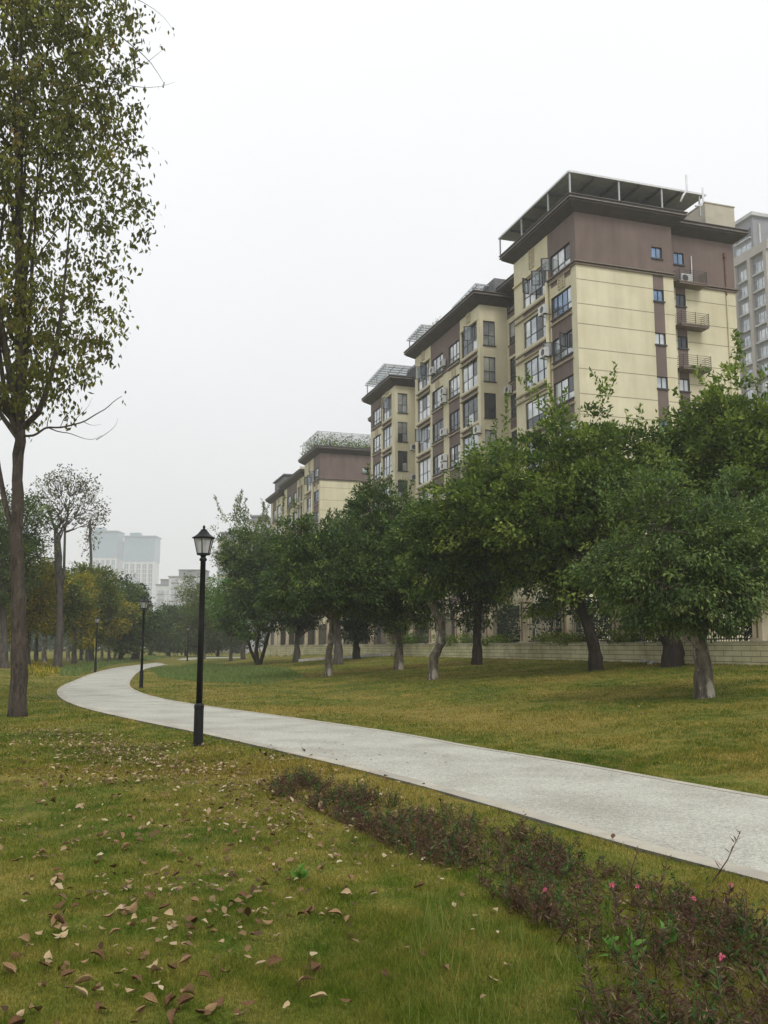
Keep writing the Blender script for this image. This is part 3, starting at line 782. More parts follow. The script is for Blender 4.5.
def pergola(root, x0, x1, y0, y1, z0, zl, zr, mat='ac_grey', glassy=True, nb=7):
    """light canopy of white bars on posts, sloping from zr (over y0) to zl (over y1)"""
    m = MB()
    zz = lambda y, k=0: zr+(zl-zr)*(y-y0)/(y1-y0)+k
    for x, y in ((x0, y0), (x0, y1), (x1, y0), (x1, y1), (x0, (y0+y1)/2)): m.box(x-.05, x+.05, y-.05, y+.05, z0, zz(y), 0)
    for i in range(nb+1):
        y = y0+(y1-y0)*i/nb; m.box(x0-.3, x1+.3, y-.04, y+.04, zz(y), zz(y, .08), 0)
    for i in range(5):
        x = x0+(x1-x0)*i/4; m.tube([(x, y0, zz(y0, .11)), (x, y1, zz(y1, .11))], .04, 4, 0)
    o = m.build('roof_pergola', M[mat], root)
    if glassy:
        p = MB(); p.quad((x0-.3, y0, zz(y0, .14)), (x1+.3, y0, zz(y0, .14)), (x1+.3, y1, zz(y1, .14)), (x0-.3, y1, zz(y1, .14)), 0)
        p.build('canopy_sheet', M['canopy'], o)
    return o
cm, nt, out = newmat('translucent_canopy_sheet')
d_ = N(nt, 'ShaderNodeBsdfPrincipled'); d_.inputs['Base Color'].default_value = (.5, .53, .54, 1); d_.inputs['Roughness'].default_value = .3
t_ = N(nt, 'ShaderNodeBsdfTransparent'); t_.inputs[0].default_value = (.8, .85, .86, 1); mx = N(nt, 'ShaderNodeMixShader'); mx.inputs[0].default_value = .55
nt.links.new(d_.outputs[0], mx.inputs[1]); nt.links.new(t_.outputs[0], mx.inputs[2]); nt.links.new(mx.outputs[0], out.inputs[0]); M['canopy'] = cm
ROT = -AZ
def block(name, label, u_off=0.0, v_off=0.0):
    return tag(empty(name, (O[0]+U[0]*u_off+V[0]*v_off, O[1]+U[1]*u_off+V[1]*v_off, 0), ROT), label, 'apartment building')
WALLS = [M['cream'], M['brown'], M['line'], M['belt']]
ZB = .9
def floors(z_top, zmin, step=3.0):
    out = []; z = z_top
    while z > zmin: out.append(round(z, 3)); z -= step
    return out

# ---- nearest block: local x = right (v), y = away (u)
def near_block(root, full=True, H=30.2, dz=0, link=True, zmin=7, vine=False, ww=13.2):
    m = MB(); B = 26.2+dz
    colA = floors(25.8+dz, zmin); colB = floors(26.5+dz, zmin)
    holes = [(3.98, 7.6, z, z+1.95) for z in colA]+[(.7, 3.4, z, z+1.55) for z in colB]
    def cl(a, z):
        if a < 3.75: 
            if z > B: return 1
            if .7 < a < 3.4 and not any(q+1.55 < z < q+2.25 and q < B-1 and q > B-3.2 for q in colB): return 1
            return 0
        if 3.98 < a < 7.6 and z < 27.9+dz: return 1 if any(abs(z-(q-.5)) < .30 for q in colA) else 0
        return 0
    zs = [B, 27.9+dz]+[q-.8 for q in colA]+[q-.2 for q in colA]+[q+2.25 for q in colB]
    facade(m, 'L', 0, 0, 9, ZB, H, holes, cl, (3.75, .7, 3.4, 3.98, 7.6), zs)
    # right face
    c1 = floors(27.4+dz, zmin)
    h1 = [(5.78, 6.6, z, z+.8) for z in c1]
    def cr_(a, z): return 1 if z > B or 5.78 < a < 6.6 else 0
    facade(m, 'R', 0, 0, 7.4, ZB, H, h1, cr_, (5.78, 6.6), (B,), .18)
    m.quad((7.4, 0, ZB), (7.4, 1, ZB), (7.4, 1, H), (7.4, 0, H), 1)
    c2 = floors(27.7+dz, zmin)
    h2 = [(8.25, 9.05, z, z+.85) for z in c2]
    def c2_(a, z): return 1 if z > B or 8.25 < a < 9.05 else 0
    facade(m, 'R', 1, 7.4, ww, ZB, H, h2, c2_, (8.25, 9.05), (B,), .18)
    back = 15.3 if link else 12
    m.quad((ww, 1, ZB), (ww, back, ZB), (ww, back, H), (ww, 1, H), 0)
    e_ = back-.03 if link else back; v_ = 2.46 if link else 0
    m.quad((ww, e_, ZB), (v_, e_, ZB), (v_, e_, H), (ww, e_, H), 0)
    m.quad((0, 9, ZB), (2.45, 9, ZB), (2.45, 9, H), (0, 9, H), 0)
    # thin joint lines on the tiled walls
    for q in floors(B-1.0, ZB+1, 3.0)+floors(B-2.65, ZB+1, 3.0):
        fx(m, 'R', 0, 0, 5.78, .0005, .006, q-.022, q+.022, 2); fx(m, 'R', 0, 6.6, 7.4, .0005, .006, q-.022, q+.022, 2)
        fx(m, 'R', 1, 7.4, 8.25, .0005, .006, q-.022, q+.022, 2); fx(m, 'R', 1, 9.05, ww, .0005, .006, q-.022, q+.022, 2)
    lk = []
    if link:
        lk = [(12.4, 15.05, z, z+1.9) for z in floors(25.6+dz, zmin)]+[(12.4, 15.05, 28.4+dz, 29.7+dz)]
        facade(m, 'L', 2.45, 9, 15.3, ZB, H, lk, lambda a, z: 1 if (z > 27.9+dz or (12.4 < a < 15.05 and any(q-.9 < z < q-.15 for q in floors(25.6+dz, 0)))) else 0, (12.4, 15.05), [27.9+dz]+[q-.9 for q in floors(25.6+dz, 0)]+[q-.15 for q in floors(25.6+dz, 0)])
    m.build('wall', WALLS, root)
    # brown belt under the top storey
    b = MB()
    for z, d in ((B-.02, .12), (B+.14, .2)):
        fx(b, 'R', 0, -d if z else 0, 7.4, .003, d, z, z+.1); fx(b, 'L', 0, 0, 3.7, .003, d, z, z+.1); fx(b, 'R', 1, 7.4, ww+d, .003, d, z, z+.1)
    b.build('belt_course', M['belt'], root)
    for i, z in enumerate(colA):
        op = [(1, 1), (3, -1)] if i == 0 else ([(2, 1)] if i == 4 else [])
        window(root, 'L', 0, 3.98, 7.6, z, z+1.95, 4, .38, op, ['glass_pale', 'glass', 'glass', 'glass_pale', 'glass'][i % 5], False)
    gl = ['glass_pale', 'glass_blue', 'glass', 'glass_pale']
    for i, z in enumerate(colB):
        op = [(3, 1)] if i == 0 else ([(1, -1), (3, 1)] if i == 2 else [])
        window(root, 'L', 0, .7, 3.4, z, z+1.55, 3 if i != 1 else 4, .33, op, gl[i % 4])
    if full:
        for i, z in enumerate(c1): window(root, 'R', 0, 5.78, 6.6, z, z+.8, 2, 0, (), ['glass_blue', 'glass_blue', 'glass_pale', 'glass'][i % 4], True, .045)
        for i, z in enumerate(c2): window(root, 'R', 1, 8.25, 9.05, z, z+.85, 2, 0, (), ['glass_blue', 'glass_blue', 'glass_dark', 'glass_pale'][i % 4], True, .045)
    else:
        for i, z in enumerate(c1): window(root, 'R', 0, 5.78, 6.6, z, z+.8, 2, 0, (), 'glass', True, .045)
    for q in lk: window(root, 'L', 2.45, *q, 3, .35, (), 'glass_dark', True)
    ledge(root, 'L', 0, 3.85, 8.9, [q-.42 for q in colA]+[q-.86 for q in colA])
    ledge(root, 'L', 0, 3.85, 9.0, [27.85+dz], .14, 'cream2')
    ledge(root, 'L', 0, .6, 3.5, [q-.45 for q in colB], .12)
    emblem(root, 'L', 0, 6.1, 28.35+dz, 29.75+dz); emblem(root, 'L', 0, 1.9, 25.25+dz, 26.05+dz, .9)
    pp = MB(); pp.tube([(-.13, 3.75, ZB), (-.13, 3.75, B+.1)], .13, 10); pp.build('round_pilaster', M['cream2'], root, True)
    foot = [(0, 0), (7.4, 0), (7.4, 1), (ww, 1), (ww, back), (2.45, back), (2.45, 9), (0, 9)]
    eaves(root, foot, H+.05, .8)
    return foot
def balcony(root, x0, x1, z, c, ac=False, d=.85, steps=6):
    m = MB(); m.box(x0, x1, c-d, c-.003, z-.16, z, 0); m.box(x0-.04, x1+.04, c-d-.04, c-.003, z-.05, z+.03, 0)
    o = m.build('balcony_slab', M['belt'], root)
    r = MB()
    for i in range(steps):
        h = z+.12+i*.14
        r.box(x0, x1, c-d-.0, c-d+.02, h, h+.022, 0)
        r.box(x1-.02, x1, c-d+.02, c-.01, h, h+.022, 0); r.box(x0, x0+.02, c-d+.02, c-.01, h, h+.022, 0)
    for x in (x0, x1-.03, (x0+x1)/2): r.box(x, x+.03, c-d-.032, c-d-.002, z+.03, z+.03+steps*.14, 0)
    r.build('railing', M['iron'], o)
root = block('apartment_block', 'nearest cream and brown apartment block with flat metal canopy on its roof')
foot = near_block(root)
for i, z in enumerate(floors(26.15, 7)):
    balcony(root, 8.0, 10.2, z, 1)
aircon(root, 'R', 1, 8.75, .3, 26.2); 
aircon(root, 'L', 0, 3.75, .3, 24.0); aircon(root, 'L', 0, 3.75, .3, 21.0); aircon(root, 'L', 2.45, 14.9, .1, 21.6)
m = MB(); m.tube([(12.4, .92, 25.9), (12.4, .92, 28.6), (12.4, .92, 28.65), (12.4, .92, 29.0)], [.055, .055, .11, .11], 6); dp = m.build('drain_pipe', M['rust'], root)
m = MB(); m.tube([(12.4, .92, 3), (12.4, .92, 25.85)], .05, 6); m.build('lower_pipe', M['cream2'], dp)
m = MB(); m.tube([(9.6, .92, 26.2), (9.6, .92, 28.4)], .045, 6); m.build('vent_pipe', M['ac'], root)
# metal canopy over the roof edge with posts, dark roof room beneath, bent vent pipes
m = MB()
x0, x1, y0, y1, zc = -.7, 9.8, -.7, 10.0, 32.1
m.prism([(x0, y0), (x1, y0), (x1, 3.2), (3.4, 3.2), (3.4, y1), (x0, y1)], zc, zc+.05, 0)
for i in range(44):
    y = y0+(y1-y0)*i/43; m.box(x0, 3.3 if y > 3.1 else x1, y-.03, y+.03, zc+.052, zc+.10, 0)
m.box(x0-.03, x1+.03, y0-.06, y0-.003, zc-.03, zc+.1, 1); m.box(x0-.06, x0-.003, y0-.003, y1, zc-.03, zc+.1, 1)
cp = m.build('metal_canopy', [M['tin'], M['frame_l']], root)
for x, y in ((-.75, -.75), (2.9, -.75), (6.2, -.75), (9.2, -.75), (-.75, 2.2), (-.75, 6.2), (-.75, 9.8), (3.2, 9.8)): pm = MB(); x += .12; y += .12; pm.box(x-.045, x+.045, y-.045, y+.045, 30.6, zc-.003, 0); pm.build('canopy_post', M['tin'], cp)
for y in (2.2, 4.2, 6.2, 8.2): pm = MB(); pm.box(-.65, 3.35, y-.05, y+.05, zc-.14, zc-.004, 0); pm.build('canopy_beam', M['tin_dark'], cp)
for x in (1.2, 2.9, 4.6, 6.2, 7.8): pm = MB(); pm.box(x-.05, x+.05, -.65, 3.0, zc-.14, zc-.004, 0); pm.build('canopy_beam', M['tin_dark'], cp)
m = MB(); m.box(1.4, 8.6, 2.2, 9.4, 30.7, 32.1, 0); rr_ = m.build('roof_room', M['tin_dark'], root)
m = MB()
for i in range(5): m.box(1.8+i*1.3, 2.7+i*1.3, 2.17, 2.197, 31.1, 32.0, 0)
m.build('pane', M['glass_dark'], rr_)
m = MB(); m.tube([(7.3, -1.3, 31.0), (7.55, -1.3, 31.5), (7.85, -1.3, 31.9), (7.85, -1.3, 33.0)], .07, 8)
m.tube([(8.5, -1.25, 30.9), (9.0, -1.25, 31.0), (9.15, -1.25, 31.4), (9.15, -1.25, 32.3)], .07, 8); m.build('vent_pipe', M['frame_l'], root, True)
m = MB(); m.box(11.5, 14.0, 1.6, 5.2, 30.86, 32.95, 0); m.box(11.45, 14.05, 1.55, 5.25, 32.953, 33.03, 0); m.build('stair_tower', M['stairbox'], root)

# ---- middle block (lower, wider) and the smaller third one
def mid_block(root, W_, cols, H, dz=0, blo=None, side=True, zmin=7, link=2.45, link_len=6.0, opens=True, depth=12):
    """cols: list of (a0,a1,'tall'|'low')"""
    m = MB(); tall = floors(25.5+dz, zmin); low = floors(25.75+dz, zmin); holes = []
    for a0, a1, k in cols:
        holes += [(a0, a1, z, z+(2.25 if k == 'tall' else 1.68)) for z in (tall if k == 'tall' else low)]
    lo = [(c_[0], c_[1]) for c_ in cols if c_[2] == 'low']; ta = [(c_[0], c_[1]) for c_ in cols if c_[2] == 'tall']
    def cl(a, z):
        if blo and blo[0] < a < blo[1] and z > 25.3+dz: return 1
        for x, y in lo:
            if x < a < y: return 0 if 24.35+dz < z < 25.2+dz else 1
        for x, y in ta:
            if x < a < y and z < 27.9+dz and any(q-.72 < z < q-.18 for q in tall): return 1
        return 0
    zs = [25.3+dz, 24.35+dz, 25.2+dz, 27.9+dz]+[q-.72 for q in tall]+[q-.18 for q in tall]
    sp_ = [x for c_ in cols for x in c_[:2]]+(list(blo) if blo else [])
    facade(m, 'L', 0, 0, W_, ZB, H, holes, cl, sp_, zs)
    sh = [(.3, 1.35, z, z+2.05) for z in floors(25.6+dz, zmin)]
    facade(m, 'R', 0, 0, depth, ZB, H, sh, lambda a, z: 0, (), (), .18)
    m.quad((0, W_, ZB), (depth, W_, ZB), (depth, W_, H), (0, W_, H), 0)
    m.quad((depth, 0, ZB), (depth, W_, ZB), (depth, W_, H), (depth, 0, H), 0)
    lk = []
    if link_len:
        e = W_+link_len; LH = H-.9
        lk = [(W_+1.6, W_+4.6, z, z+1.8) for z in floors(25.6+dz, zmin)]
        facade(m, 'L', link, W_, e, ZB, LH, lk, lambda a, z: 1 if z > 27.8+dz else 0, (), (27.8+dz,))
        m.quad((link, W_, LH), (depth, W_, LH), (depth, e, LH), (link, e, LH), 3)
    m.build('wall', WALLS, root)
    for k, (a0, a1, t) in enumerate(cols):
        for i, z in enumerate(tall if t == 'tall' else low):
            op = ()
            if opens and i == 0 and t == 'tall': op = [(1, 1)] if k == 0 else [(1, -1), (2, 1)]
            if opens and i == 2 and k == 3: op = [(2, 1)]
            window(root, 'L', 0, a0, a1, z, z+(2.25 if t == 'tall' else 1.68), 3, .4 if t == 'tall' else .3, op, None, t == 'low')
    if side:
        for i, q in enumerate(sh): window(root, 'R', 0, *q, 2, .42, (), ['glass', 'glass', 'glass_dark'][i % 3], True)
    for q in lk: window(root, 'L', link, *q, 2, .35, (), 'glass_dark', True)
    for x, y in ta:
        ledge(root, 'L', 0, x-.15, y+.15, [q-.38 for q in tall]+[q-.80 for q in tall], .14)
        emblem(root, 'L', 0, (x+y)/2, 28.15+dz, min(H-.35, 29.3+dz), .7)
        ledge(root, 'L', 0, x-.15, y+.15, [27.75+dz], .12, 'cream2')
    for x, y in lo: ledge(root, 'L', 0, x-.05, y+.05, [q-.35 for q in low], .12)
    if lo: emblem(root, 'L', 0, (lo[0][0]+lo[0][1])/2, 24.45+dz, 25.15+dz, .8)
    if len(lo) > 1: emblem(root, 'L', 0, (lo[1][0]+lo[1][1])/2, 24.45+dz, 25.15+dz, .8)
    eaves(root, [(0, 0), (depth, 0), (depth, W_), (0, W_)], H+.05, .85)
    if link_len: eaves(root, [(link, W_+.0), (depth, W_+.0), (depth, W_+link_len), (link, W_+link_len)], H-.85, .8)
root = block('apartment_block', 'middle cream apartment block, four windows wide with air conditioners on its front', 15.3)
mid_block(root, 15.2, [(.6, 3.8, 'tall'), (4.3, 6.7, 'low'), (8.0, 10.7, 'low'), (11.3, 14.5, 'tall')], 29.35, 0, (4.1, 11.0))
for a, z, s in ((7.5, 25.9, 1), (7.4, 22.6, 2), (7.4, 19.7, 1), (9.9, 25.9, 1), (7.4, 16.7, 2), (.2, 18.3, 1)): aircon(root, 'L', 0, a, .12, z, s)
aircon(root, 'L', 2.45, 15.9, .1, 20.4); aircon(root, 'L', 2.45, 15.9, .1, 17.2)
pergola(root, .6, 4.2, 1.4, 6.6, 29.9, 30.9, 31.2); pergola(root, -.4, 3.2, 11.6, 15.6, 29.9, 30.8, 31.0)
m = MB(); m.box(1.5, 6, .3, 2.6, 29.9, 31.5, 0); m.build('roof_room', M['tin_dark'], root)
rg = np.random.default_rng(4); P_ = rg.uniform((-.3, 8.2, 29.95), (.9, 11, 30.7), (260, 3)); D_ = norm(rg.normal(size=(260, 3))+(0, 0, .7))
fastmesh('roof_plants', leaf_quads(rg, P_, D_, .28, .07), 4, M['leaf_mid'], root, rg.random(260))
root = block('apartment_block', 'narrow third apartment block under a slanted glass pergola', 36.5)
mid_block(root, 8.2, [(1.1, 4.0, 'tall'), (4.6, 7.4, 'low')], 28.35, -.45, (4.3, 8.2), link_len=5, link=2.2)
aircon(root, 'R', 0, 2.0, .1, 21.3); aircon(root, 'R', 0, 2.0, .1, 18.2)
pergola(root, -.6, 3.5, .8, 7.6, 28.9, 29.9, 30.3, nb=10)
m = MB(); m.box(2.4, 6, -.4, 3.0, 28.95, 30.6, 0); m.build('roof_room', M['tin_dark'], root)

# ---- the next group further along: same family of blocks, a vine-grown pergola on the first
root = block('apartment_block', 'farther brown topped apartment block with a vine covered roof frame', 66.4, -.2)
near_block(root, False, 27.3, -2.9, False, 9)
r4 = root
pergola(root, -.4, 9, -.6, 8.5, 27.8, 29.5, 29.6, 'tin', False, 12)
P_ = rg.uniform((-.8, -.9, 27.8), (12, 9, 29.6), (9000, 3)); P_ = P_[(rg.random(9000) < .35+.65*(P_[:, 2] < 28.7))]
D_ = norm(rg.normal(size=P_.shape)); fastmesh('roof_plants', leaf_quads(rg, P_, D_, .26, .14), 4, M['leaf_grey'], root, rg.random(len(P_)))
root = block('apartment_block', 'far cream apartment block behind the vine roofed one', 76.8, 0)
mid_block(root, 13, [(.6, 3.6, 'tall'), (4.3, 6.7, 'low'), (8.0, 10.7, 'low')], 26.0, -3.3, (4.1, 11.0), opens=False, zmin=12, link_len=0)
root = block('apartment_block', 'farthest of the cream blocks, topped by a low dark parapet', 91.3, 0)
mid_block(root, 9, [(1.1, 4.0, 'tall'), (4.6, 7.4, 'low')], 25.4, -3.9, None, opens=False, zmin=12, link_len=0)
m = MB(); m.box(.5, 8, .5, 8.5, 26.0, 28.4, 0); m.box(.2, 8.3, .2, 8.8, 28.403, 28.6, 0); m.build('roof_room', M['tin_dark'], root)

# ---- high-rises and far housing
def tower_walls(root, x0, x1, y0, y1, z0, z1, fl, wall, glass, cols, rib=None, faces='LR', zfrom=0):
    """storeys of glazing between piers; cols: pairs (start,end) in 0..1 along the face; each window is a part with its own band"""
    m = MB(); m.box(x0, x1, y0, y1, z0, z1, 0); m.build('wall', wall, root)
    n = int((z1-z0)/fl)
    for f_ in faces:
        c, a0, a1 = (x0, y0, y1) if f_ == 'L' else (y0, x0, x1)
        for i in range(n):
            z = z0+i*fl
            if z < zfrom: continue
            for k, (p, q) in enumerate(cols):
                A, B_ = a0+(a1-a0)*p, a0+(a1-a0)*q
                g_ = MB(); fx(g_, f_, c, A, B_, .003, .03, z+.75, z+fl-.35)
                for t in range(1, 3): fx(g_, f_, c, A+(B_-A)*t/3-.05, A+(B_-A)*t/3+.05, .033, .08, z+.75, z+fl-.35, 1)
                o = g_.build('window', [M[rw.choice(glass)], M['hr_trim']], root)
                g_ = MB(); fx(g_, f_, c, A-.05, B_+.05, .003, .45, z+.45, z+.72); g_.build('window_band', M['hr_trim'], o)
        if rib:
            for p in rib: g_ = MB(); fx(g_, f_, c, a0+(a1-a0)*p-.35, a0+(a1-a0)*p+.35, .004, .7, z0, z1); g_.build('pilaster', M['hr_peach'], root)
M['hr_grey'] = pbr('grey_tower_wall', (.22, .225, .235), (.27, .275, .285), .5, .8)
M['hr_trim'] = pbr('pale_tower_trim', (.42, .42, .41), (.50, .50, .49), .6, .8)
M['hr_peach'] = pbr('peach_tower_wall', (.36, .335, .30), (.42, .39, .35), .5, .8)
M['hr_white'] = pbr('white_tower_wall', (.50, .51, .51), (.60, .61, .61), .3, .8)
M['hr_blue'] = pbr('blue_glass_top', (.16, .25, .30), (.22, .31, .36), .3, .3)
def W3(px, py, d):
    r = ray(px, py); t = d/r[1]; return (r[0]*t, d, EYE+r[2]*t)
a = W3(752, 216, 170)
root = tag(empty('high_rise', (a[0], 170, 0), ROT), 'grey high rise with glazed bays rising behind the nearest block', 'high rise')
tower_walls(root, 0, 24, 0, 19, 1, a[2], 3.0, M['hr_grey'], ['glass', 'glass_pale', 'glass_dark'], [(.03, .26), (.33, .55), (.62, .9)], faces='L', zfrom=20)
m = MB(); m.box(-.5, 24.3, -.5, 19.3, a[2]+.003, a[2]+.7, 0); m.box(7, 13, 3, 9, a[2]+.703, a[2]+2.6, 0); m.build('roof', M['hr_trim'], root)
m = MB(); m.box(1.2, 1.5, -.35, -.004, a[2]-22, a[2]-1.5, 0); m.build('pipe', M['hr_trim'], root)
b = W3(768, 254, 151.5)
root = tag(empty('high_rise', ((792-384)/945*150, 150, 0), ROT), 'peach trimmed high rise cut by the right edge in front of the grey one', 'high rise')
tower_walls(root, 0, 16, 0, 8.0, 1, b[2], 3.0, M['hr_grey'], ['glass', 'glass_pale', 'glass'], [(.08, .44), (.54, .9)], rib=(.0, .5, .985), faces='L', zfrom=20)
m = MB(); m.box(-.7, 16.2, -.7, 8.3, b[2]+.003, b[2]+1.6, 0); m.build('roof', M['hr_peach'], root)

D2 = 1300
def far_tower(label, px0, px1, pyt, wings, depth=1300, cap=True, steps=None):
    a = W3(px0, pyt, depth); b = W3(px1, pyt, depth); w_ = b[0]-a[0]; H = a[2]
    root = tag(empty('high_rise', (a[0], depth, 0), 0), label, 'high rise')
    m = MB(); m.box(0, w_, 0, 30, -1, H*.76, 0); m.build('wall', M['hr_white'], root)
    m = MB(); m.box(-.6, w_+.6, -.6, 30.6, H*.76+.003, H-2.5, 0)
    for i in range(int((H*.2)/6)): m.box(-.9, w_+.9, -.9, 30.9, H*.76+4.2+6*i, H*.76+5+6*i, 0)
    m.box(-2.2, w_+2.2, -2.2, 32.2, H-2.497, H-1.0, 0); m.box(w_*.15, w_*.5, 2, 12, H-.997, H+3.5, 0)
    m.build('glazed_top', M['hr_blue'], root)
    n = 5
    for i in range(n):
        x = w_*(i+.5)/n; g_ = MB()
        g_.box(x-w_*.055, x+w_*.055, -.6, -.004, 2, H*.74, 0)
        o = g_.build('window_strip', M['glass_far'], root); g_ = MB()
        for k in range(int(H*.72/6)): g_.box(x-w_*.06, x+w_*.06, -1.2, -.603, 5+6*k, 6.2+6*k, 0)
        g_.box(x-.4, x+.4, -1.0, -.602, 4, H*.73, 0)
        g_.build('balcony_band', M['hr_trim'], o)
    for i in range(n+1):
        x = w_*i/n; g_ = MB(); g_.box(x-1.2, x+1.2, -2.4, -.005, 0, H*.76, 0); g_.build('pilaster', M['hr_white'], root)
far_tower('hazy left half of the distant twin towers, slightly taller', 91, 117.5, 530, 3)
far_tower('hazy right half of the distant twin towers beside the taller one', 125, 155, 535, 3, D2-15)
far_tower('lower hazy tower between and behind the distant twin towers', 112, 130, 541, 3, D2+40)
def slab(name, label, px0, px1, pyt, depth, D_=14, wall='hr_white', fl=3.0, tiers=()):
    a = W3(px0, pyt, depth); b = W3(px1, pyt, depth); w_ = b[0]-a[0]; H = a[2]
    root = tag(empty(name, (a[0], depth, 0), 0), label, 'apartment building')
    m = MB(); m.box(0, w_, 0, D_, -1, H, 0); m.build('wall', M[wall], root)
    m = MB(); m.box(-.5, w_+.5, -.5, D_+.5, H+.003, H+.5, 0)
    for t0, t1, h in tiers: m.box(w_*t0, w_*t1, 1, D_-1, H+.503, H+h, 0); m.box(w_*t0-.4, w_*t1+.4, .6, D_-.6, H+h+.003, H+h+.4, 0)
    m.build('roof', M['hr_grey'], root)
    n = max(2, int(w_/6)); K = int(H/fl)
    for i in range(n):
        for k in range(max(0, K-7), K):
            x = w_*(i+.5)/n; g_ = MB(); g_.box(x-1.7, x+1.7, -.06, -.004, k*fl+.9, k*fl+2.6, 0); g_.box(x-.08, x+.08, -.12, -.063, k*fl+.9, k*fl+2.6, 1)
            g_.box(x-1.9, x+1.9, -.6, -.005, k*fl+.55, k*fl+.8, 1); g_.build('window', [M['glass'], M['hr_trim']], root)
slab('apartment_house', 'pale stepped housing block seen past the lamp head, low on the horizon', 156, 176, 585, 520, tiers=((.2, .8, 3),))
slab('apartment_house', 'taller hazy housing block just left of the nearest lamp post', 169, 206, 577, 470, tiers=((.25, .95, 3.5),))
slab('apartment_house', 'grey topped housing block peeping over the trees behind the lamp', 249, 268, 521, 230, tiers=((.1, .9, 1.2),))
slab('apartment_house', 'pale housing block half hidden by the sparse tree top behind the lamp', 218, 246, 540, 260, wall='cream', tiers=((.1, .8, 2),))

# ------------------------------------------------------------------ garden wall with fence
wall_root = tag(empty('garden_wall', (WP[0], WP[1], 0), ROT), 'low pale block retaining wall at the top of the lawn', 'retaining wall')
m = MB(); m.box(0, .3, -36, 58, -.6, 1.70, 0); m.build('block_courses', M['blocks'], wall_root)
m = MB()
y = -36; rk = random.Random(9)
while y < 58:
    e = y+rk.uniform(.8, 1.3)
    if rk.random() > .07: m.box(-.03, .33, y+.006, min(e, 58)-.006, 1.703, 1.76+rk.uniform(-.015, .03), 0)
    y = e
m.build('coping', M['wallcap'], wall_root)
m = MB(); m.box(.302, 14.5, -36, -1.3, 1.0, 1.66, 0); m.box(.302, 8.4, -1.298, 58, 1.0, 1.66, 0)
t = m.build('terrace', M['kerb']); t.location = (WP[0], WP[1], 0); t.rotation_euler = (0, 0, ROT); tag(t, 'raised paved terrace between garden wall and apartment blocks', 'terrace', kind='structure')
fence = tag(empty('garden_fence', (WP[0]+V[0]*.75, WP[1]+V[1]*.75, 1.66), ROT), 'dark iron railing between cream piers with red strips above the retaining wall', 'fence')
ys_ = [-34+4.3*i for i in range(21)]
for i, y in enumerate(ys_):
    m = MB(); m.box(-.24, .24, y-.24, y+.24, 0, 2.15, 0); m.box(-.32, .32, y-.32, y+.32, 2.153, 2.28, 0); m.box(-.26, .26, y-.26, y+.26, 2.283, 2.36, 0); m.box(-.3, .3, y-.3, y+.3, .003, .18, 0)
    m.box(-.262, -.243, y-.05, y+.02, .2, 2.1, 1)
    m.build('pier', [M['pier'], M['redtile']], fence)
for i in range(len(ys_)-1):
    m = MB(); a_, b_ = ys_[i]+.25, ys_[i+1]-.25
    for z in (.16, 1.55, 1.8): m.box(-.02, .02, a_, b_, z, z+.045, 0)
    k = int((b_-a_)/.135)
    for j in range(1, k):
        y = a_+(b_-a_)*j/k; m.box(-.012, .012, y-.012, y+.012, .06, 1.95 if j % 4 else 2.02, 0)
    m.build('railing_panel', M['iron'], fence)
# ground-floor fronts seen dimly under the trees
# ------------------------------------------------------------------ trees right of the path
GR = 'park trees on the lawn in front of the garden wall'
ptree('park_tree', 'small leaved grey green tree with blotched pale trunk, nearest on the right lawn', 'tree', 704, 697, (582, 805, 470, 634), [(703, 668), (699, 640), (703, 612), (700, 590)], .21, M['leaf_grey'], M['bark_pale'], 31,
      nclump=720, per=76, L=.115, rc=.34, nlimb=9, group=GR, spikes=60, lobes=12, droop=.5, hollow=.5, spk=.8, more=[(598, 565, 26, 0), (622, 606, 26, .5), (650, 618, 22, -.5), (758, 606, 28, 0), (616, 512, 24, 0), (722, 476, 22, 0), (676, 470, 14, 0), (745, 560, 36, -1)])
ptree('park_tree', 'tall bright tree on a thick dark trunk, its shoots highest at the right edge', 'tree', 672, 666, (632, 870, 392, 622), [(673, 645), (664, 625), (655, 612), (668, 585)], .36, M['leaf_bright'], M['bark_dark'], 32,
      nclump=720, per=72, L=.21, rc=.52, nlimb=11, group=GR, spikes=34, lobes=14, spk=1.3, wr=.5, more=[(692, 424, 24, 0), (736, 384, 18, 0), (742, 362, 9, 0), (768, 398, 34, 0), (660, 440, 26, -1), (715, 410, 22, 0)])
ptree('park_tree', 'broad bright green tree on a dark leaning trunk in front of the nearest block', 'tree', 597, 670, (438, 720, 416, 628), [(595, 652), (590, 632), (583, 612), (574, 590)], .25, M['leaf_bright'], M['bark_dark'], 33,
      nclump=980, per=72, L=.185, rc=.48, nlimb=13, group=GR, spikes=46, lobes=16, spk=1.2, hollow=.4, wr=.5, more=[(625, 606, 30, 1), (560, 606, 26, 1.5), (525, 600, 24, .5), (462, 488, 28, -.5), (498, 460, 28, 0), (545, 436, 26, 0), (552, 412, 12, 0), (603, 426, 24, 0), (608, 404, 9, 0), (650, 436, 26, 0), (515, 500, 40, -1), (590, 580, 46, 1), (545, 575, 40, 0), (640, 570, 40, .5)])
ptree('park_tree', 'dark tree with a short straight trunk under the gap between nearest and middle blocks', 'tree', 477, 664.5, (420, 572, 462, 632), [(477, 645), (477, 625), (480, 600)], .24, M['leaf_ficus'], M['bark_dark'], 34,
      nclump=620, per=62, L=.21, rc=.55, nlimb=9, group=GR, spikes=40, lobes=9, spk=1.2)
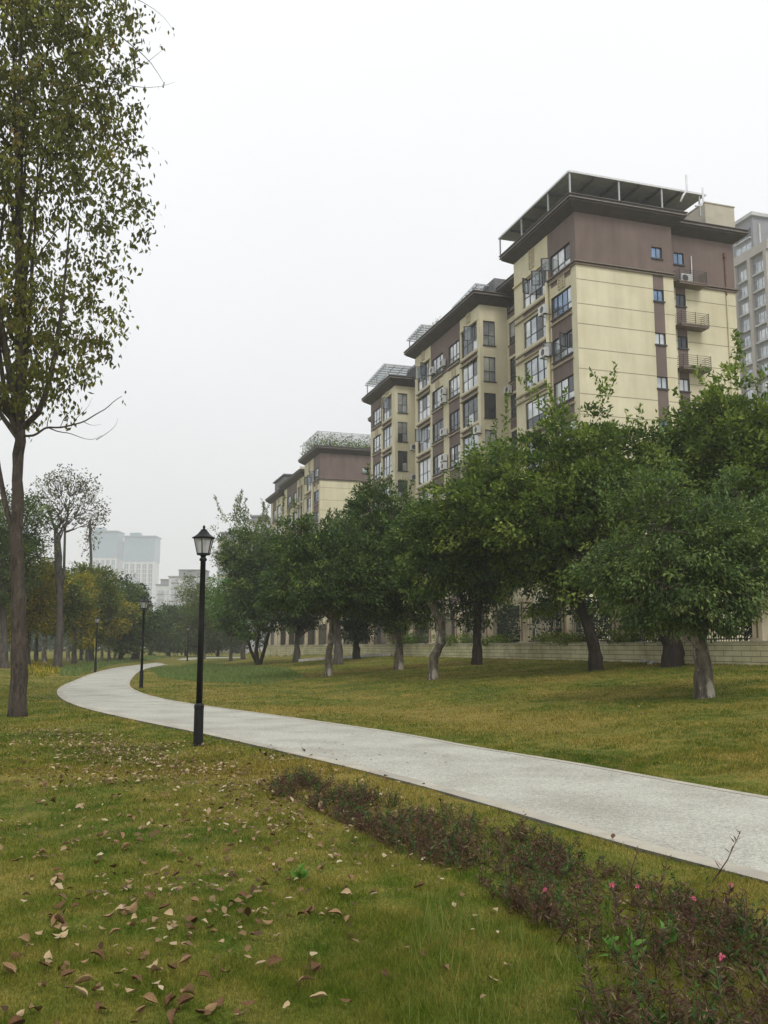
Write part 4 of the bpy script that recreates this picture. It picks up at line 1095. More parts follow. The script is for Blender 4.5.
ptree('park_tree', 'dark crowned tree with a crooked pale knobbly trunk', 'tree', 432, 679, (380, 502, 482, 604), [(434, 657), (441, 643), (441, 624), (434, 608), (428, 596), (420, 576)], .18, M['leaf_ficus'], M['bark_pale'], 35,
      nclump=540, per=60, L=.18, rc=.42, nlimb=9, group=GR, spikes=36, lobes=9)
ptree('park_tree', 'round dark ficus tree on a forked blotched trunk left of the crooked pale one', 'tree', 398.5, 670, (332, 460, 484, 632), [(399, 650), (398, 632), (392, 612), (388, 595)], .21, M['leaf_ficus'], M['bark_pale'], 36,
      nclump=640, per=60, L=.2, rc=.48, nlimb=10, group=GR, spikes=46, lobes=10)
ptree('park_tree', 'tree with a slim straight whitish trunk standing in front of a thicker grey trunk', 'tree', 328, 676, (256, 394, 508, 634), [(329, 655), (331, 636), (332, 615)], .17, M['leaf_ficus'], M['bark_pale'], 37,
      nclump=600, per=60, L=.19, rc=.46, nlimb=9, group=GR, spikes=30, lobes=9, flat_low=.55)
ptree('park_tree', 'tree with a thick grey trunk close behind the slim whitish trunk', 'tree', 338.5, 664, (298, 384, 492, 622), [(338, 645), (337, 625), (334, 600)], .27, M['leaf_ficus'], M['bark_grey'], 38,
      nclump=480, per=56, L=.25, rc=.6, nlimb=8, group=GR, spikes=30, lobes=8)
ptree('park_tree', 'slender dark tree far back beside the white garden wall', 'tree', 356.8, 659, (334, 402, 545, 640), [(356, 645), (355, 628)], .25, M['leaf_dark'], M['bark_dark'], 39, nclump=260, per=80, L=.22, rc=.7, group=GR)
ptree('park_tree', 'small dark tree between the many stemmed tree and the whitish trunk', 'tree', 296.8, 661.5, (266, 334, 552, 646), [(297, 648), (297, 634)], .24, M['leaf_dark'], M['bark_grey'], 40, nclump=280, per=80, L=.2, rc=.66, group=GR)
b = G(258, 664.5)
st = [([(0, 0, -.1), (-.55, .1, 1.0), (-.9, 0, 2.4), (-1.6, .2, 4.2)], .13), ([(.1, 0, -.1), (.5, 0, 1.3), (.8, .3, 2.6), (1.5, 0, 4.4)], .15), ([(0, .1, -.1), (-.15, .2, 1.4), (.2, .1, 3.4)], .12)]
ptree('park_tree', 'spreading tree with several thin stems rising from one foot', 'tree', 258, 664.5, (206, 318, 532, 642), [(256, 650), (259, 636), (256, 618)], .14, M['leaf_ficus'], M['bark_dark'], 41, nclump=560, per=56, L=.25, rc=.62, group=GR, stems=st, spikes=30, lobes=9)
ptree('park_tree', 'lime green young tree just right of the nearest lamp post', 'tree', 231, 661, (203, 262, 560, 640), [(231, 650), (230, 635)], .14, M['leaf_lime'], M['bark_grey'], 42, nclump=190, per=45, L=.24, rc=.72, group=GR, lobes=6)
ptree('park_tree', 'sparse topped tall tree rising behind the nearest lamp head', 'tree', 243, 659, (205, 300, 512, 610), [(243, 645), (245, 625), (250, 590)], .2, M['leaf_mid'], M['bark_grey'], 43, nclump=150, per=34, L=.26, rc=.8, group=GR, lobes=9, spikes=30, spk=2.2)
ptree('park_tree', 'loose pale green tree just left of the nearest lamp post in the distance', 'tree', 204, 659, (174, 226, 572, 640), [(204, 650), (202, 636)], .2, M['leaf_mid'], M['bark_grey'], 44, nclump=230, per=40, L=.3, rc=.95, group=GR, lobes=8)

# ------------------------------------------------------------------ left side
# big tree at the left edge: long trunk, high drooping crown of broad leaves
b = G(18, 716); d = b[1]
def lp(px, py, dy=0):
    X, Z = W(px, py, d+dy); return (X-b[0], dy, Z-b[2])
x0, zt = W(-150, -260, d); x1, zb = W(114, 360, d)
def big_keep(P):
    y = P[:, 1]+b[1]; px = 384+945*(P[:, 0]+b[0])/y*.985; py = 647-945*(P[:, 2]+b[2]-EYE)/y*1.02
    return px < np.interp(py, [-150, 0, 100, 200, 250, 300, 350, 400, 430], [120, 122, 132, 146, 146, 120, 104, 72, 34])
big = tree('tall_tree', 'tall tree at the left edge with a long bare brown trunk and drooping olive leaves', 'tree', b,
     [(0, 0, 0), lp(19, 660), lp(19, 600), lp(17, 540), lp(18, 480), lp(20, 428)], .185,
     ((x0+x1)/2-b[0]+.1, 0, (zt+zb)/2-b[2], (x1-x0)/2*.93, 3.1, (zt-zb)/2*.95), M['leaf_left'], M['bark'], 51,
     nclump=520, per=30, L=.165, rc=.50, nlimb=14, lobes=16, droop=1.5, hollow=.3, spikes=0, flat_low=.98, wr=.5, flat=0, keep=big_keep,
     extra=[([lp(17, 545), lp(4, 505, .1), lp(-6, 440, .2), lp(-20, 330, .2), lp(-40, 200, 0)], .075),
            ([lp(20, 430), lp(38, 418), lp(52, 372, -.2), lp(62, 310, -.3), lp(70, 220, -.4)], .085),
            ([lp(20, 430), lp(24, 340, .3), lp(20, 220, .4), lp(24, 90, .3)], .11),
            ([lp(24, 436), lp(34, 436, -.1), lp(42, 430, -.2), lp(47, 427, -.3), lp(60, 428, -.3), lp(72, 425, -.4), lp(84, 422, -.4), lp(96, 414, -.5), lp(106, 409, -.5), lp(114, 401, -.6), lp(122, 396, -.6)], .032),
            ([lp(47, 427, -.3), lp(58, 432, -.3), lp(70, 433, -.4), lp(84, 439, -.5), lp(94, 440, -.5), lp(102, 435, -.5)], .016), ([lp(96, 440, -.5), lp(106, 434, -.5), lp(116, 426, -.6), lp(118, 418, -.6)], .009),
            ([lp(47, 427, -.3), lp(48, 418, -.3), lp(54, 409, -.3), lp(58, 398, -.4)], .012), ([lp(60, 428, -.3), lp(64, 418, -.4), lp(72, 410, -.4), lp(74, 402, -.4)], .010), ([lp(72, 425, -.4), lp(78, 416, -.4), lp(88, 408, -.5), lp(92, 398, -.5)], .009), ([lp(84, 422, -.4), lp(92, 426, -.5), lp(102, 424, -.5)], .008),
            ([lp(100, 20, 0), lp(125, 40, 0), lp(150, 60, .1), lp(165, 85, .1)], .02), ([lp(110, 75), lp(135, 72), lp(165, 48)], .014), ([lp(105, 80), lp(150, 90), lp(175, 82)], .012),
            ([lp(90, 0), lp(125, -8), lp(160, 12), lp(172, 28)], .014)])
# a second, lower and narrower mass at the bottom of that crown, hanging towards the trunk
rg = np.random.default_rng(77)
LB = [((8, 350), (60, 62)), ((60, 355), (42, 40)), ((20, 392), (34, 26)), ((88, 300), (40, 44)), ((112, 212), (36, 42)), ((92, 130), (42, 60)), ((40, 150), (60, 60)), ((0, 250), (60, 90)), ((55, 60), (90, 90)), ((85, 20), (55, 40))]
Ps = []; Ds = []; Tn = []
for (cx_, cy_), (rx_, ry_) in LB:
    k = int(rx_*ry_/26)
    for _ in range(k):
        a = rg.uniform(0, 2*pi); r = rg.uniform(0, 1)**.5; px, py = cx_+rx_*r*cos(a), cy_+ry_*r*sin(a)
        dy = rg.normal()*1.3; c = np.array(lp(px, py, 0)); c[1] = dy
        if not big_keep(c[None])[0]: continue
        m_ = rg.poisson(15); t0 = rg.normal(.42, .2)
        for _ in range(m_):
            Ps.append(c+norm(rg.normal(size=(1, 3)))[0]*rg.uniform(0, .42)*np.array((1, 1, .9))); Ds.append(rg.normal(size=3)*.55+np.array((0, 0, -1.0))); Tn.append(min(1, max(0, t0+rg.normal()*.2)))
for tip in [(152, 12), (140, 20), (165, 88), (167, 45), (158, 28), (172, 30), (132, 30), (142, 80), (160, 155), (155, 210), (160, 205), (150, 175), (121, 397)]:
    c = np.array(lp(*tip))
    for _ in range(3): Ps.append(c+rg.normal(size=3)*.09); Ds.append(rg.normal(size=3)*.3+np.array((0, 0, -1.0))); Tn.append(.4)
Ls = .168*rg.uniform(.65, 1.2, len(Ps))
fastmesh('hanging_foliage', leaf_quads(rg, np.array(Ps), norm(np.array(Ds)), Ls, Ls*.5), 4, M['leaf_left'], big, np.array(Tn))

GL = 'trees beyond the bend of the path'
# umbrella-shaped thin tree
b = G(57, 668.5); d2 = b[1]
def lq(px, py, dy=0):
    X, Z = W(px, py, d2+dy); return (X-b[0], dy, Z-b[2])
x0, zt = W(27, 470, d2); x1, zb = W(108, 566, d2)
ex = []; tips = []
rg = np.random.default_rng(8)
cen = np.array(lq(66, 522)); RX = lq(106, 522)[0]-cen[0]; RZ = lq(66, 470)[2]-cen[2]
def near(p, Q): return Q[np.argmin(((Q-p)**2).sum(1))]
def dome(n, f, e0):
    out = []
    for i in range(n):
        a = i*2.39996; t = (i+.5)/n; el = math.asin(e0+(1-e0)*t); out.append(cen+np.array((cos(a)*cos(el)*RX, sin(a)*cos(el)*RX, sin(el)*RZ))*f*rg.uniform(.86, 1.08)+np.array((0, 0, -(1-f)*.9)))
    return np.array(out)
st_ = np.array([lq(56, 530), lq(59, 526), lq(62, 528), lq(65, 532), lq(55, 540), lq(66, 540)])
p1_ = dome(11, .38, .1); p2_ = dome(46, .70, .02); p3_ = dome(240, 1.0, .0)
def link_(a, c, r, sag): m_ = (a+c)/2+np.array((0, 0, sag))+rg.normal(size=3)*.12; ex.append(([a, (a+m_)/2+rg.normal(size=3)*.04, m_, (m_+c)/2, c], r))
for q in p1_: link_(near(q, st_), q, .085, -.1)
for q in p2_: link_(near(q, p1_), q, .05, -.15)
for q in p3_:
    if rg.random() < .22: continue
    link_(near(q, p2_), q, .028, -.08); tips.append(q)
b_ = b
um = tree('umbrella_tree', 'thin umbrella shaped tree with bare branches and sparse leaves, left of the path bend', 'tree', b, [(0, 0, 0), lq(59, 640), lq(60, 600), lq(59, 565), lq(58, 535)], .3,
     (lq(62, 500)[0], 0, lq(62, 515)[2], 1.2, 1.2, 1.0), M['leaf_thin'], M['bark_grey'], 52, nclump=10, per=6, L=.2, rc=.5, nlimb=3, lobes=3, extra=ex, twigs=False,
     stems=[([lq(60, 610), lq(56, 575), lq(55, 530), lq(48, 505)], .13), ([lq(60, 600), lq(64, 570), lq(65, 530), lq(70, 500)], .12)])
tips = np.array(tips); print('tips', len(tips)); ci = rg.integers(0, len(tips), 1500)
P = tips[ci]+rg.normal(size=(1500, 3))*.2; D = norm(rg.normal(size=P.shape)+(0, 0, -.4)); fastmesh('sparse_leaves', leaf_quads(rg, P, D, .22, .11), 4, M['leaf_thin'], um, rg.random(1500))
def far(bx, by, box, tpx, tr, leaf, bark, seed, label, **k):
    kw = dict(nclump=300, per=48, L=.36, rc=.95, group=GL, lobes=8, twigs=True); kw.update(k)
    return ptree('park_tree', label, 'tree', bx, by, box, tpx, tr, M[leaf], M[bark], seed, **kw)
far(4, 668, (-46, 44, 486, 655), [(4, 650), (3, 600), (3, 560)], .3, 'leaf_ficus', 'bark_grey', 61, 'large dark green tree behind the tall trunk at the left edge', nclump=520, rc=.9, L=.24)
far(28, 666, (6, 60, 548, 652), [(28, 655), (29, 630)], .22, 'leaf_yellow', 'bark_grey', 62, 'yellow green tree just right of the tall left trunk', nclump=300, L=.24)
far(44, 664, (28, 72, 556, 646), [(44, 650), (46, 620)], .2, 'leaf_mid', 'bark_pale', 63, 'mid green tree with pale trunk behind the umbrella shaped tree')
far(74, 663.5, (56, 102, 568, 650), [(74, 650), (76, 630)], .22, 'leaf_yellow', 'bark_grey', 64, 'tree with golden yellow leaves right of the umbrella shaped tree', nclump=100, per=50)
far(88, 662, (62, 122, 562, 652), [(88, 650), (90, 625), (92, 600)], .26, 'leaf_mid', 'bark_grey', 65, 'rounded olive green tree behind the third lamp', nclump=360)
far(121, 661, (92, 150, 580, 652), [(121, 650), (124, 632)], .28, 'leaf_ficus', 'bark_grey', 66, 'dark rounded tree between the second and third lamps', nclump=400)
far(133, 660.5, (108, 156, 578, 648), [(137, 652), (132, 646), (122, 636)], .45, 'leaf_dark', 'bark_dark', 67, 'dark tree on a strongly leaning curved trunk beside the second lamp', nclump=360)
far(109, 661.5, (98, 134, 594, 640), [(109, 650), (112, 625)], .16, 'leaf_yellow', 'bark_grey', 68, 'small tree with bright yellow sprays beside the hazy towers', nclump=90, per=34)
far(92, 660.5, (84, 99, 512, 560), [(92, 640), (91, 600), (91, 560), (90, 520)], .2, 'leaf_thin', 'bark_grey', 69, 'very thin nearly bare tree in front of the hazy twin towers', nclump=26, per=8)
i = 70
for (bx, x0, x1, yt, lf, lab) in [(150, 136, 170, 612, 'leaf_ficus', 'hazy dark tree right of the second lamp, low on the skyline'), (168, 154, 186, 606, 'leaf_ficus', 'hazy tree behind the twin thin far lamps'), (186, 172, 204, 600, 'leaf_ficus', 'hazy tree directly behind the far lamp at the path end'),
        (200, 190, 222, 616, 'leaf_mid', 'low hazy tree left of the nearest lamp post'), (218, 206, 240, 612, 'leaf_ficus', 'low hazy tree right of the nearest lamp post')]:
    far(bx, 656.5, (x0, x1, yt, 652), [(bx, 651), (bx+.5, 645)], .25, lf, 'bark_dark', i, lab, nclump=240, per=60, L=.42, rc=1.6, twigs=False); i += 1
# thin trunks in the grove on the left
for (bx, by, yt, tr_, lab) in [(12, 662, 560, .16, 'slim grey trunked tree close right of the tall left trunk'), (36, 663, 570, .18, 'slim tree left of the umbrella shaped tree'), (68, 661, 575, .17, 'pale slim tree just right of the umbrella shaped tree'), (81, 660, 590, .16, 'slim tree left of the third lamp'),
        (102, 659, 585, .15, 'slim tree right of the third lamp'), (115, 658.5, 590, .16, 'slim tree in the gap left of the second lamp')]:
    far(bx, by, (bx-12, bx+12, yt, 640), [(bx, 648), (bx+1, 625)], tr_, 'leaf_mid', 'bark_pale' if i % 2 else 'bark_grey', i, lab, nclump=130, per=50, L=.3, rc=.9); i += 1
# the wood that closes the park far behind, one mass
rg = np.random.default_rng(99)
n = 900
X = rg.uniform(-150, 40, n); Y = rg.uniform(205, 260, n); Z = rg.uniform(.5, 1, n)*(5+4*vnoise(X, Y*.2, .07, 3)+2.5*vnoise(X, Y, .25, 4))*rg.uniform(.2, 1, n)
ci = np.repeat(np.arange(n), 42); P = np.stack([X, Y, Z], 1)[ci]+norm(rg.normal(size=(len(ci), 3)))*rg.uniform(0, 2.4, (len(ci), 1))
P = np.vstack([P]); D = norm(rg.normal(size=P.shape))
tag(fastmesh('far_woods', leaf_quads(rg, P, D, .95, .6), 4, M['leaf_dark'], None, rg.random(len(P))), 'low belt of hazy woodland closing the park', 'woods', kind='stuff')

# ------------------------------------------------------------------ shrubs behind and on the garden wall
def shrub(label, s, off, r, h, leaf, seed, L=.14, n=1200, name='shrub'):
    x = WP[0]+U[0]*s+V[0]*off; y = WP[1]+U[1]*s+V[1]*off; z = 1.66
    root = tag(empty(name, (x, y, z), 0), label, 'shrub', 'shrubs on the terrace behind the garden wall'); rg = np.random.default_rng(seed)
    m = MB()
    for k in range(6): a = rg.uniform(0, 2*pi); m.tube([(0, 0, -.05), (cos(a)*r*.3, sin(a)*r*.3, h*.4), (cos(a)*r*.7, sin(a)*r*.7, h*.8)], [.03, .02, .008], 5)
    m.build('stem', M['stem'], root)
    c = np.stack([rg.normal(size=40)*r*.45, rg.normal(size=40)*r*.45, rg.uniform(.15, .95, 40)*h], 1); ci = rg.integers(0, 40, n)
    P = c[ci]+norm(rg.normal(size=(n, 3)))*rg.uniform(0, .34*max(r, h), (n, 1))*np.array((1, 1, .7)); P[:, 2] = np.abs(P[:, 2])
    D = norm(rg.normal(size=(n, 3))+(P-np.array((0, 0, h*.3)))*.8); fastmesh('foliage', leaf_quads(rg, P, D, L*rg.uniform(.6, 1.3, n), L*.45), 4, M[leaf], root, rg.random(n))
def s_of(px):      # distance along the wall for a picture column
    a = (px-384)/945*.995; t = (WP[0]-a*WP[1])/(a*U[1]-U[0]); return t
for k, (px, off, r, h, lf, lab) in enumerate([(392, 1.5, 1.6, 2.2, 'leaf_mid', 'tall loose shrub by the ramp at the far end of the garden wall'), (404, .5, 1.0, .8, 'leaf_lime', 'light green low shrub on the wall left of the crooked pale trunk'),
        (452, .45, 1.3, .6, 'leaf_bright', 'low leafy creeper on the wall right of the crooked pale trunk'), (488, .5, 1.0, .45, 'leaf_bright', 'flat leafy plant on the wall behind the short dark trunk'),
        (545, .5, .8, .5, 'leaf_mid', 'low plant on the wall beside a fence pier left of the leaning trunk'), (566, .5, .9, .5, 'leaf_mid', 'low plant on the wall just left of the leaning dark trunk'),
        (618, .5, .8, .55, 'leaf_mid', 'low plant on the wall right of the leaning dark trunk'), (648, .45, .9, 1.0, 'leaf_bright', 'bushy green plant on the wall left of the thick dark trunk'), (510, 3.0, 2.2, 2.6, 'leaf_dark', 'dark bush behind the railing between the short trunk and leaning trunk'),
        (575, 3.2, 2.2, 2.6, 'leaf_dark', 'dark bush behind the railing at the leaning trunk'), (440, 3.5, 2.4, 2.8, 'leaf_dark', 'dark bush behind the railing at the crooked pale trunk'), (700, 3.2, 1.6, 2.2, 'leaf_dark', 'dark bush behind the railing at the nearest blotched trunk')]):
    shrub(lab, s_of(px), off, r, h, lf, 200+k, L=.16 if r < 1.5 else .24, n=900 if r < 1.5 else 2600)
# pale stone edging climbing to the wall, and a small heap of stones under the thick trunk
m = MB(); pts = [G(*p) for p in [(298, 661.5), (322, 659.5), (346, 658), (370, 656.5), (390, 655.5)]]
for i in range(len(pts)-1):
    a = np.array(pts[i]); c = np.array(pts[i+1]); k = 4
    for j in range(k):
        p, q = a+(c-a)*(j+.03)/k, a+(c-a)*(j+.97)/k; t = (q-p)/np.linalg.norm(q-p); s = np.array((-t[1], t[0], 0))*.16
        b0 = len(m.v); m.v += [tuple(p-s+(0, 0, -.1)), tuple(q-s+(0, 0, -.1)), tuple(q+s+(0, 0, -.1)), tuple(p+s+(0, 0, -.1)), tuple(p-s+(0, 0, .16)), tuple(q-s+(0, 0, .16)), tuple(q+s+(0, 0, .16)), tuple(p+s+(0, 0, .16))]
        for f in ((4, 5, 6, 7), (0, 1, 5, 4), (1, 2, 6, 5), (2, 3, 7, 6), (3, 0, 4, 7)): m.f.append(tuple(b0+u for u in f)); m.m.append(0)
tag(m.build('stone_edging', M['stone']), 'line of pale edging stones on the far lawn leading to the garden wall', 'edging')
def rock(loc, r, seed, label):
    rg = np.random.default_rng(seed); m = MB(); prof = [(.02, -.3), (.8, -.25), (1.0, .1), (.75, .45), (.3, .62), (.02, .64)]
    m.lathe([(a*r, z*r) for a, z in prof], 9); m.v = [tuple(np.array(v)*(1+.16*rg.normal(size=3))) for v in m.v]
    o = m.build('rock', M['stone']); o.location = loc; tag(o, label, 'rock', 'small rocks by the garden wall')
for k, (px, py, r) in enumerate([(646, 662, .18), (654, 662.5, .14), (662, 662, .2), (650, 664, .1)]):
    rock(G(px, py), r, k, ['left rock of the small heap at the foot of the wall', 'middle rock of the small heap at the foot of the wall', 'largest rock of the heap, against the thick dark trunk', 'smallest rock, in front of the heap at the foot of the wall'][k])

# ------------------------------------------------------------------ street lamps
fm, nt, out = newmat('frosted_lamp_glass')
d_ = N(nt, 'ShaderNodeBsdfPrincipled'); d_.inputs['Base Color'].default_value = (.62, .63, .61, 1); d_.inputs['Roughness'].default_value = .35
t_ = N(nt, 'ShaderNodeBsdfTranslucent'); t_.inputs[0].default_value = (.8, .8, .78, 1); q_ = N(nt, 'ShaderNodeBsdfTransparent'); mx = N(nt, 'ShaderNodeMixShader'); mx.inputs[0].default_value = .5
nt.links.new(d_.outputs[0], mx.inputs[1]); nt.links.new(t_.outputs[0], mx.inputs[2]); m2 = N(nt, 'ShaderNodeMixShader'); m2.inputs[0].default_value = .35
nt.links.new(mx.outputs[0], m2.inputs[1]); nt.links.new(q_.outputs[0], m2.inputs[2]); nt.links.new(m2.outputs[0], out.inputs[0]); M['frost'] = fm
def make_lamp(loc, label):
    root = tag(empty('street_lamp', loc), label, 'street lamp', 'black lantern lamps along the footpath')
    m = MB(); m.lathe([(.105, -.05), (.105, .015), (.078, .03), (.075, .58), (.08, .60), (.08, .64), (.055, .67)], 16); m.build('base', M['lamp'], root, False)
    m = MB(); m.lathe([(.052, .66), (.047, 2.0), (.043, 2.96), (.06, 2.97), (.06, 3.0), (.04, 3.02), (.045, 3.045), (.10, 3.075)], 16); m.build('pole', M['lamp'], root, True)
    m = MB(); r0, r1, z0, z1 = .105, .165, 3.08, 3.335
    for k in range(6):
        a = 2*pi*(k+.5)/6; m.tube([(cos(a)*r0, sin(a)*r0, z0), (cos(a)*r1, sin(a)*r1, z1)], .009, 5)
    m.lathe([(.112, 3.06), (.112, 3.09)], 6); ring = [(cos(2*pi*(k+.5)/6)*r1, sin(2*pi*(k+.5)/6)*r1, z1) for k in range(7)]; m.tube(ring, .011, 5)
    m.build('lantern_frame', M['lamp'], root)
    m = MB()
    for k in range(6):
        a, c = 2*pi*(k+.5)/6, 2*pi*(k+1.5)/6; e = .985
        m.quad((cos(a)*r0*e, sin(a)*r0*e, z0+.012), (cos(c)*r0*e, sin(c)*r0*e, z0+.012), (cos(c)*r1*e, sin(c)*r1*e, z1-.006), (cos(a)*r1*e, sin(a)*r1*e, z1-.006))
    m.build('glass', M['frost'], root)
    m = MB(); m.lathe([(.03, 3.08), (.034, 3.1), (.042, 3.17), (.035, 3.24), (.015, 3.27)], 10); m.build('bulb', M['frame_l'], root, True)
    m = MB(); m.lathe([(.192, 3.338), (.192, 3.352), (.165, 3.362), (.105, 3.405), (.068, 3.45), (.05, 3.468), (.058, 3.478), (.025, 3.49), (.018, 3.51), (.026, 3.527), (.014, 3.545), (.003, 3.56)], 12); m.build('lantern_roof', M['lamp'], root)
    return root
def copy_tree(o, parent=None):
    c = o.copy(); C.objects.link(c)
    if parent is not None: c.parent = parent
    for ch in list(o.children): copy_tree(ch, c)
    return c
lamp = make_lamp(G(198, 746), 'tall black lantern lamp standing nearest, between lawn and path')
for (px, py, lab, k) in [(141, 687.5, 'second black lamp, on the inner edge of the path bend', 1), (95.2, 672.3, 'third black lamp, on the outer edge of the path bend', 1), (187.3, 661, 'far black lamp beside the end of the visible path', 1), (170, 657.2, 'thin far lamp left of the one at the path end', 1), (150.5, 655, 'farthest tiny lamp just right of the second lamp', 1)]:
    c = copy_tree(lamp); c.location = G(px, py); c['label'] = lab; c.rotation_euler[2] = px

# ------------------------------------------------------------------ foreground: fallen leaves
def leaf_mesh(seed, mat):
    rg = np.random.default_rng(seed); nx, ny = 7, 5; m = MB(); cu = rg.uniform(-2.2, 2.2); cv = rg.uniform(.4, 2.6); tw = rg.uniform(-.8, .8)
    for i in range(nx):
        t = i/(nx-1); w_ = .31*(sin(pi*min(1, t*1.03)**.8)**.75) if 0 < t < 1 else .015
        for j in range(ny):
            s = (j/(ny-1)-.5)*2; x = t-.5; y = s*w_
            z = cu*.10*(x*x*4-.4)+cv*.22*s*s*w_*2+tw*x*y+rg.normal()*.016
            m.v.append((x, y, z))
    for i in range(nx-1):
        for j in range(ny-1): a = i*ny+j; m.f.append((a, a+ny, a+ny+1, a+1)); m.m.append(0)
    k = len(m.v); m.v += [(-.5, -.012, m.v[2][2]), (-.5, .012, m.v[2][2]), (-.72, .01, m.v[2][2]+.03), (-.72, -.008, m.v[2][2]+.03)]; m.f.append((k, k+1, k+2, k+3)); m.m.append(0)
    me_o = m.build('fallen_leaf', mat, None, True); return me_o
kinds = [('deadleaf_pale', 'pale dry fallen leaf curled on the near lawn left of the path'), ('deadleaf_brown', 'dark brown dry fallen leaf curled on the near lawn left of the path'), ('deadleaf_tan', 'tan dry fallen leaf curled on the near lawn left of the path')]
protos = []
for mi, (mn, lab) in enumerate(kinds):
    for s in range(4): o = leaf_mesh(300+mi*10+s, M[mn]); protos.append((o, lab)); 
rl = random.Random(12); placed = 0; used = set()
spots = [(152, 962, 0), (60, 932, 0), (30, 942, 0), (24, 938, 2), (80, 825, 0), (92, 828, 0), (100, 835, 2), (135, 917, 0), (170, 997, 1), (188, 992, 2), (180, 1000, 0), (98, 955, 1), (85, 958, 2), (285, 1002, 0), (250, 912, 0), (328, 910, 0), (348, 918, 2), (508, 962, 0), (318, 996, 0), (222, 970, 2), (205, 975, 1), (120, 835, 2), (140, 840, 2), (15, 860, 1), (35, 856, 2), (8, 968, 2), (20, 1010, 0), (75, 905, 1), (62, 912, 1), (230, 845, 2), (345, 893, 0), (440, 905, 2), (395, 865, 0), (420, 885, 1), (320, 845, 2), (280, 830, 0), (262, 868, 1)]
while len(spots) < 190:
    py = 738+286*rl.random(); px = rl.uniform(0, 560) if rl.random() < .3 else rl.triangular(-10, 380, 60)
    if px > 250+ (py-760)*1.15: continue
    spots.append((px, py, rl.choice([0, 1, 1, 1, 2, 2, 2])))
for (px, py, k) in spots:
    pr, lab = protos[k*4+rl.randrange(4)]
    if pr.name in used: c = pr.copy(); C.objects.link(c)
    else: c = pr; used.add(pr.name)
    g_ = flat(px, py, .03); s = rl.choice([rl.uniform(.04, .075), rl.uniform(.06, .098)])
    c.location = (g_[0], g_[1], gz(*g_)+.018+s*.08); c.scale = (s, s*rl.uniform(.75, 1.15), s); c.rotation_euler = (rl.uniform(-.6, .6), rl.uniform(-.5, .5), rl.uniform(0, 6.28))
    if rl.random() < .3: c.rotation_euler[0] += pi
    tag(c, lab, 'fallen leaf', 'fallen leaves on the near lawn')
for pr, _ in protos:
    if pr.name not in used: bpy.data.objects.remove(pr)
# the rest of the litter, beyond counting
rg = np.random.default_rng(44)
n = 7000; Y = 4.2+11.5*rg.random(n)**.55; X = -rg.random(n)**.75*(Y*.42)+rg.normal(0, .9, n)+.2
k = rg.random(n) < .18+1.1*np.clip(vnoise(X, Y, .8, 12)*1.6-.55, 0, 1)**1.1; X = X[k]; Y = Y[k]
n2 = 900; X2 = rg.normal(-2.6, 1.1, n2)-.12*rg.random(n2); t = rg.random(n2); Y2 = 11.8+6.5*t; X2 = -2.0-4.6*t+rg.normal(0, .5, n2)
n3 = 420; a = rg.random((n3, 2)); X3 = rg.uniform(-2, 12, n3); Y3 = rg.uniform(9, 40, n3)
X = np.concatenate([X, X2, X3]); Y = np.concatenate([Y, Y2, Y3]); k = ~in_path(X, Y)
k |= rg.random(len(X)) < .12
X = X[k]; Y = Y[k]; m_ = len(X)
P = np.stack([X, Y, gzv(X, Y)+.03+rg.uniform(0, .015, m_)], 1); D = norm(np.stack([rg.normal(size=m_), rg.normal(size=m_), rg.normal(size=m_)*.25], 1)); S = norm(np.cross(D, np.stack([rg.normal(size=m_)*.3, rg.normal(size=m_)*.3, np.ones(m_)], 1)))
L_ = rg.uniform(.03, .075, (m_, 1)); up = np.array((0, 0, 1.)); lift = rg.uniform(.05, .35, (m_, 1))
v = np.empty((m_, 6, 3)); v[:, 0] = P; v[:, 1] = P+D*L_*.35+S*L_*.3+up*L_*lift; v[:, 2] = P+D*L_*.75+S*L_*.2+up*L_*lift*.6; v[:, 3] = P+D*L_+up*L_*lift*.4; v[:, 4] = P+D*L_*.75-S*L_*.22+up*L_*lift*.9; v[:, 5] = P+D*L_*.35-S*L_*.3+up*L_*lift*.5
tag(fastmesh('leaf_litter', v.reshape(-1, 3), 6, M['litter'], None, rg.random(m_)), 'scattered small dry leaves over the lawn and path edge', 'leaf litter', kind='stuff')

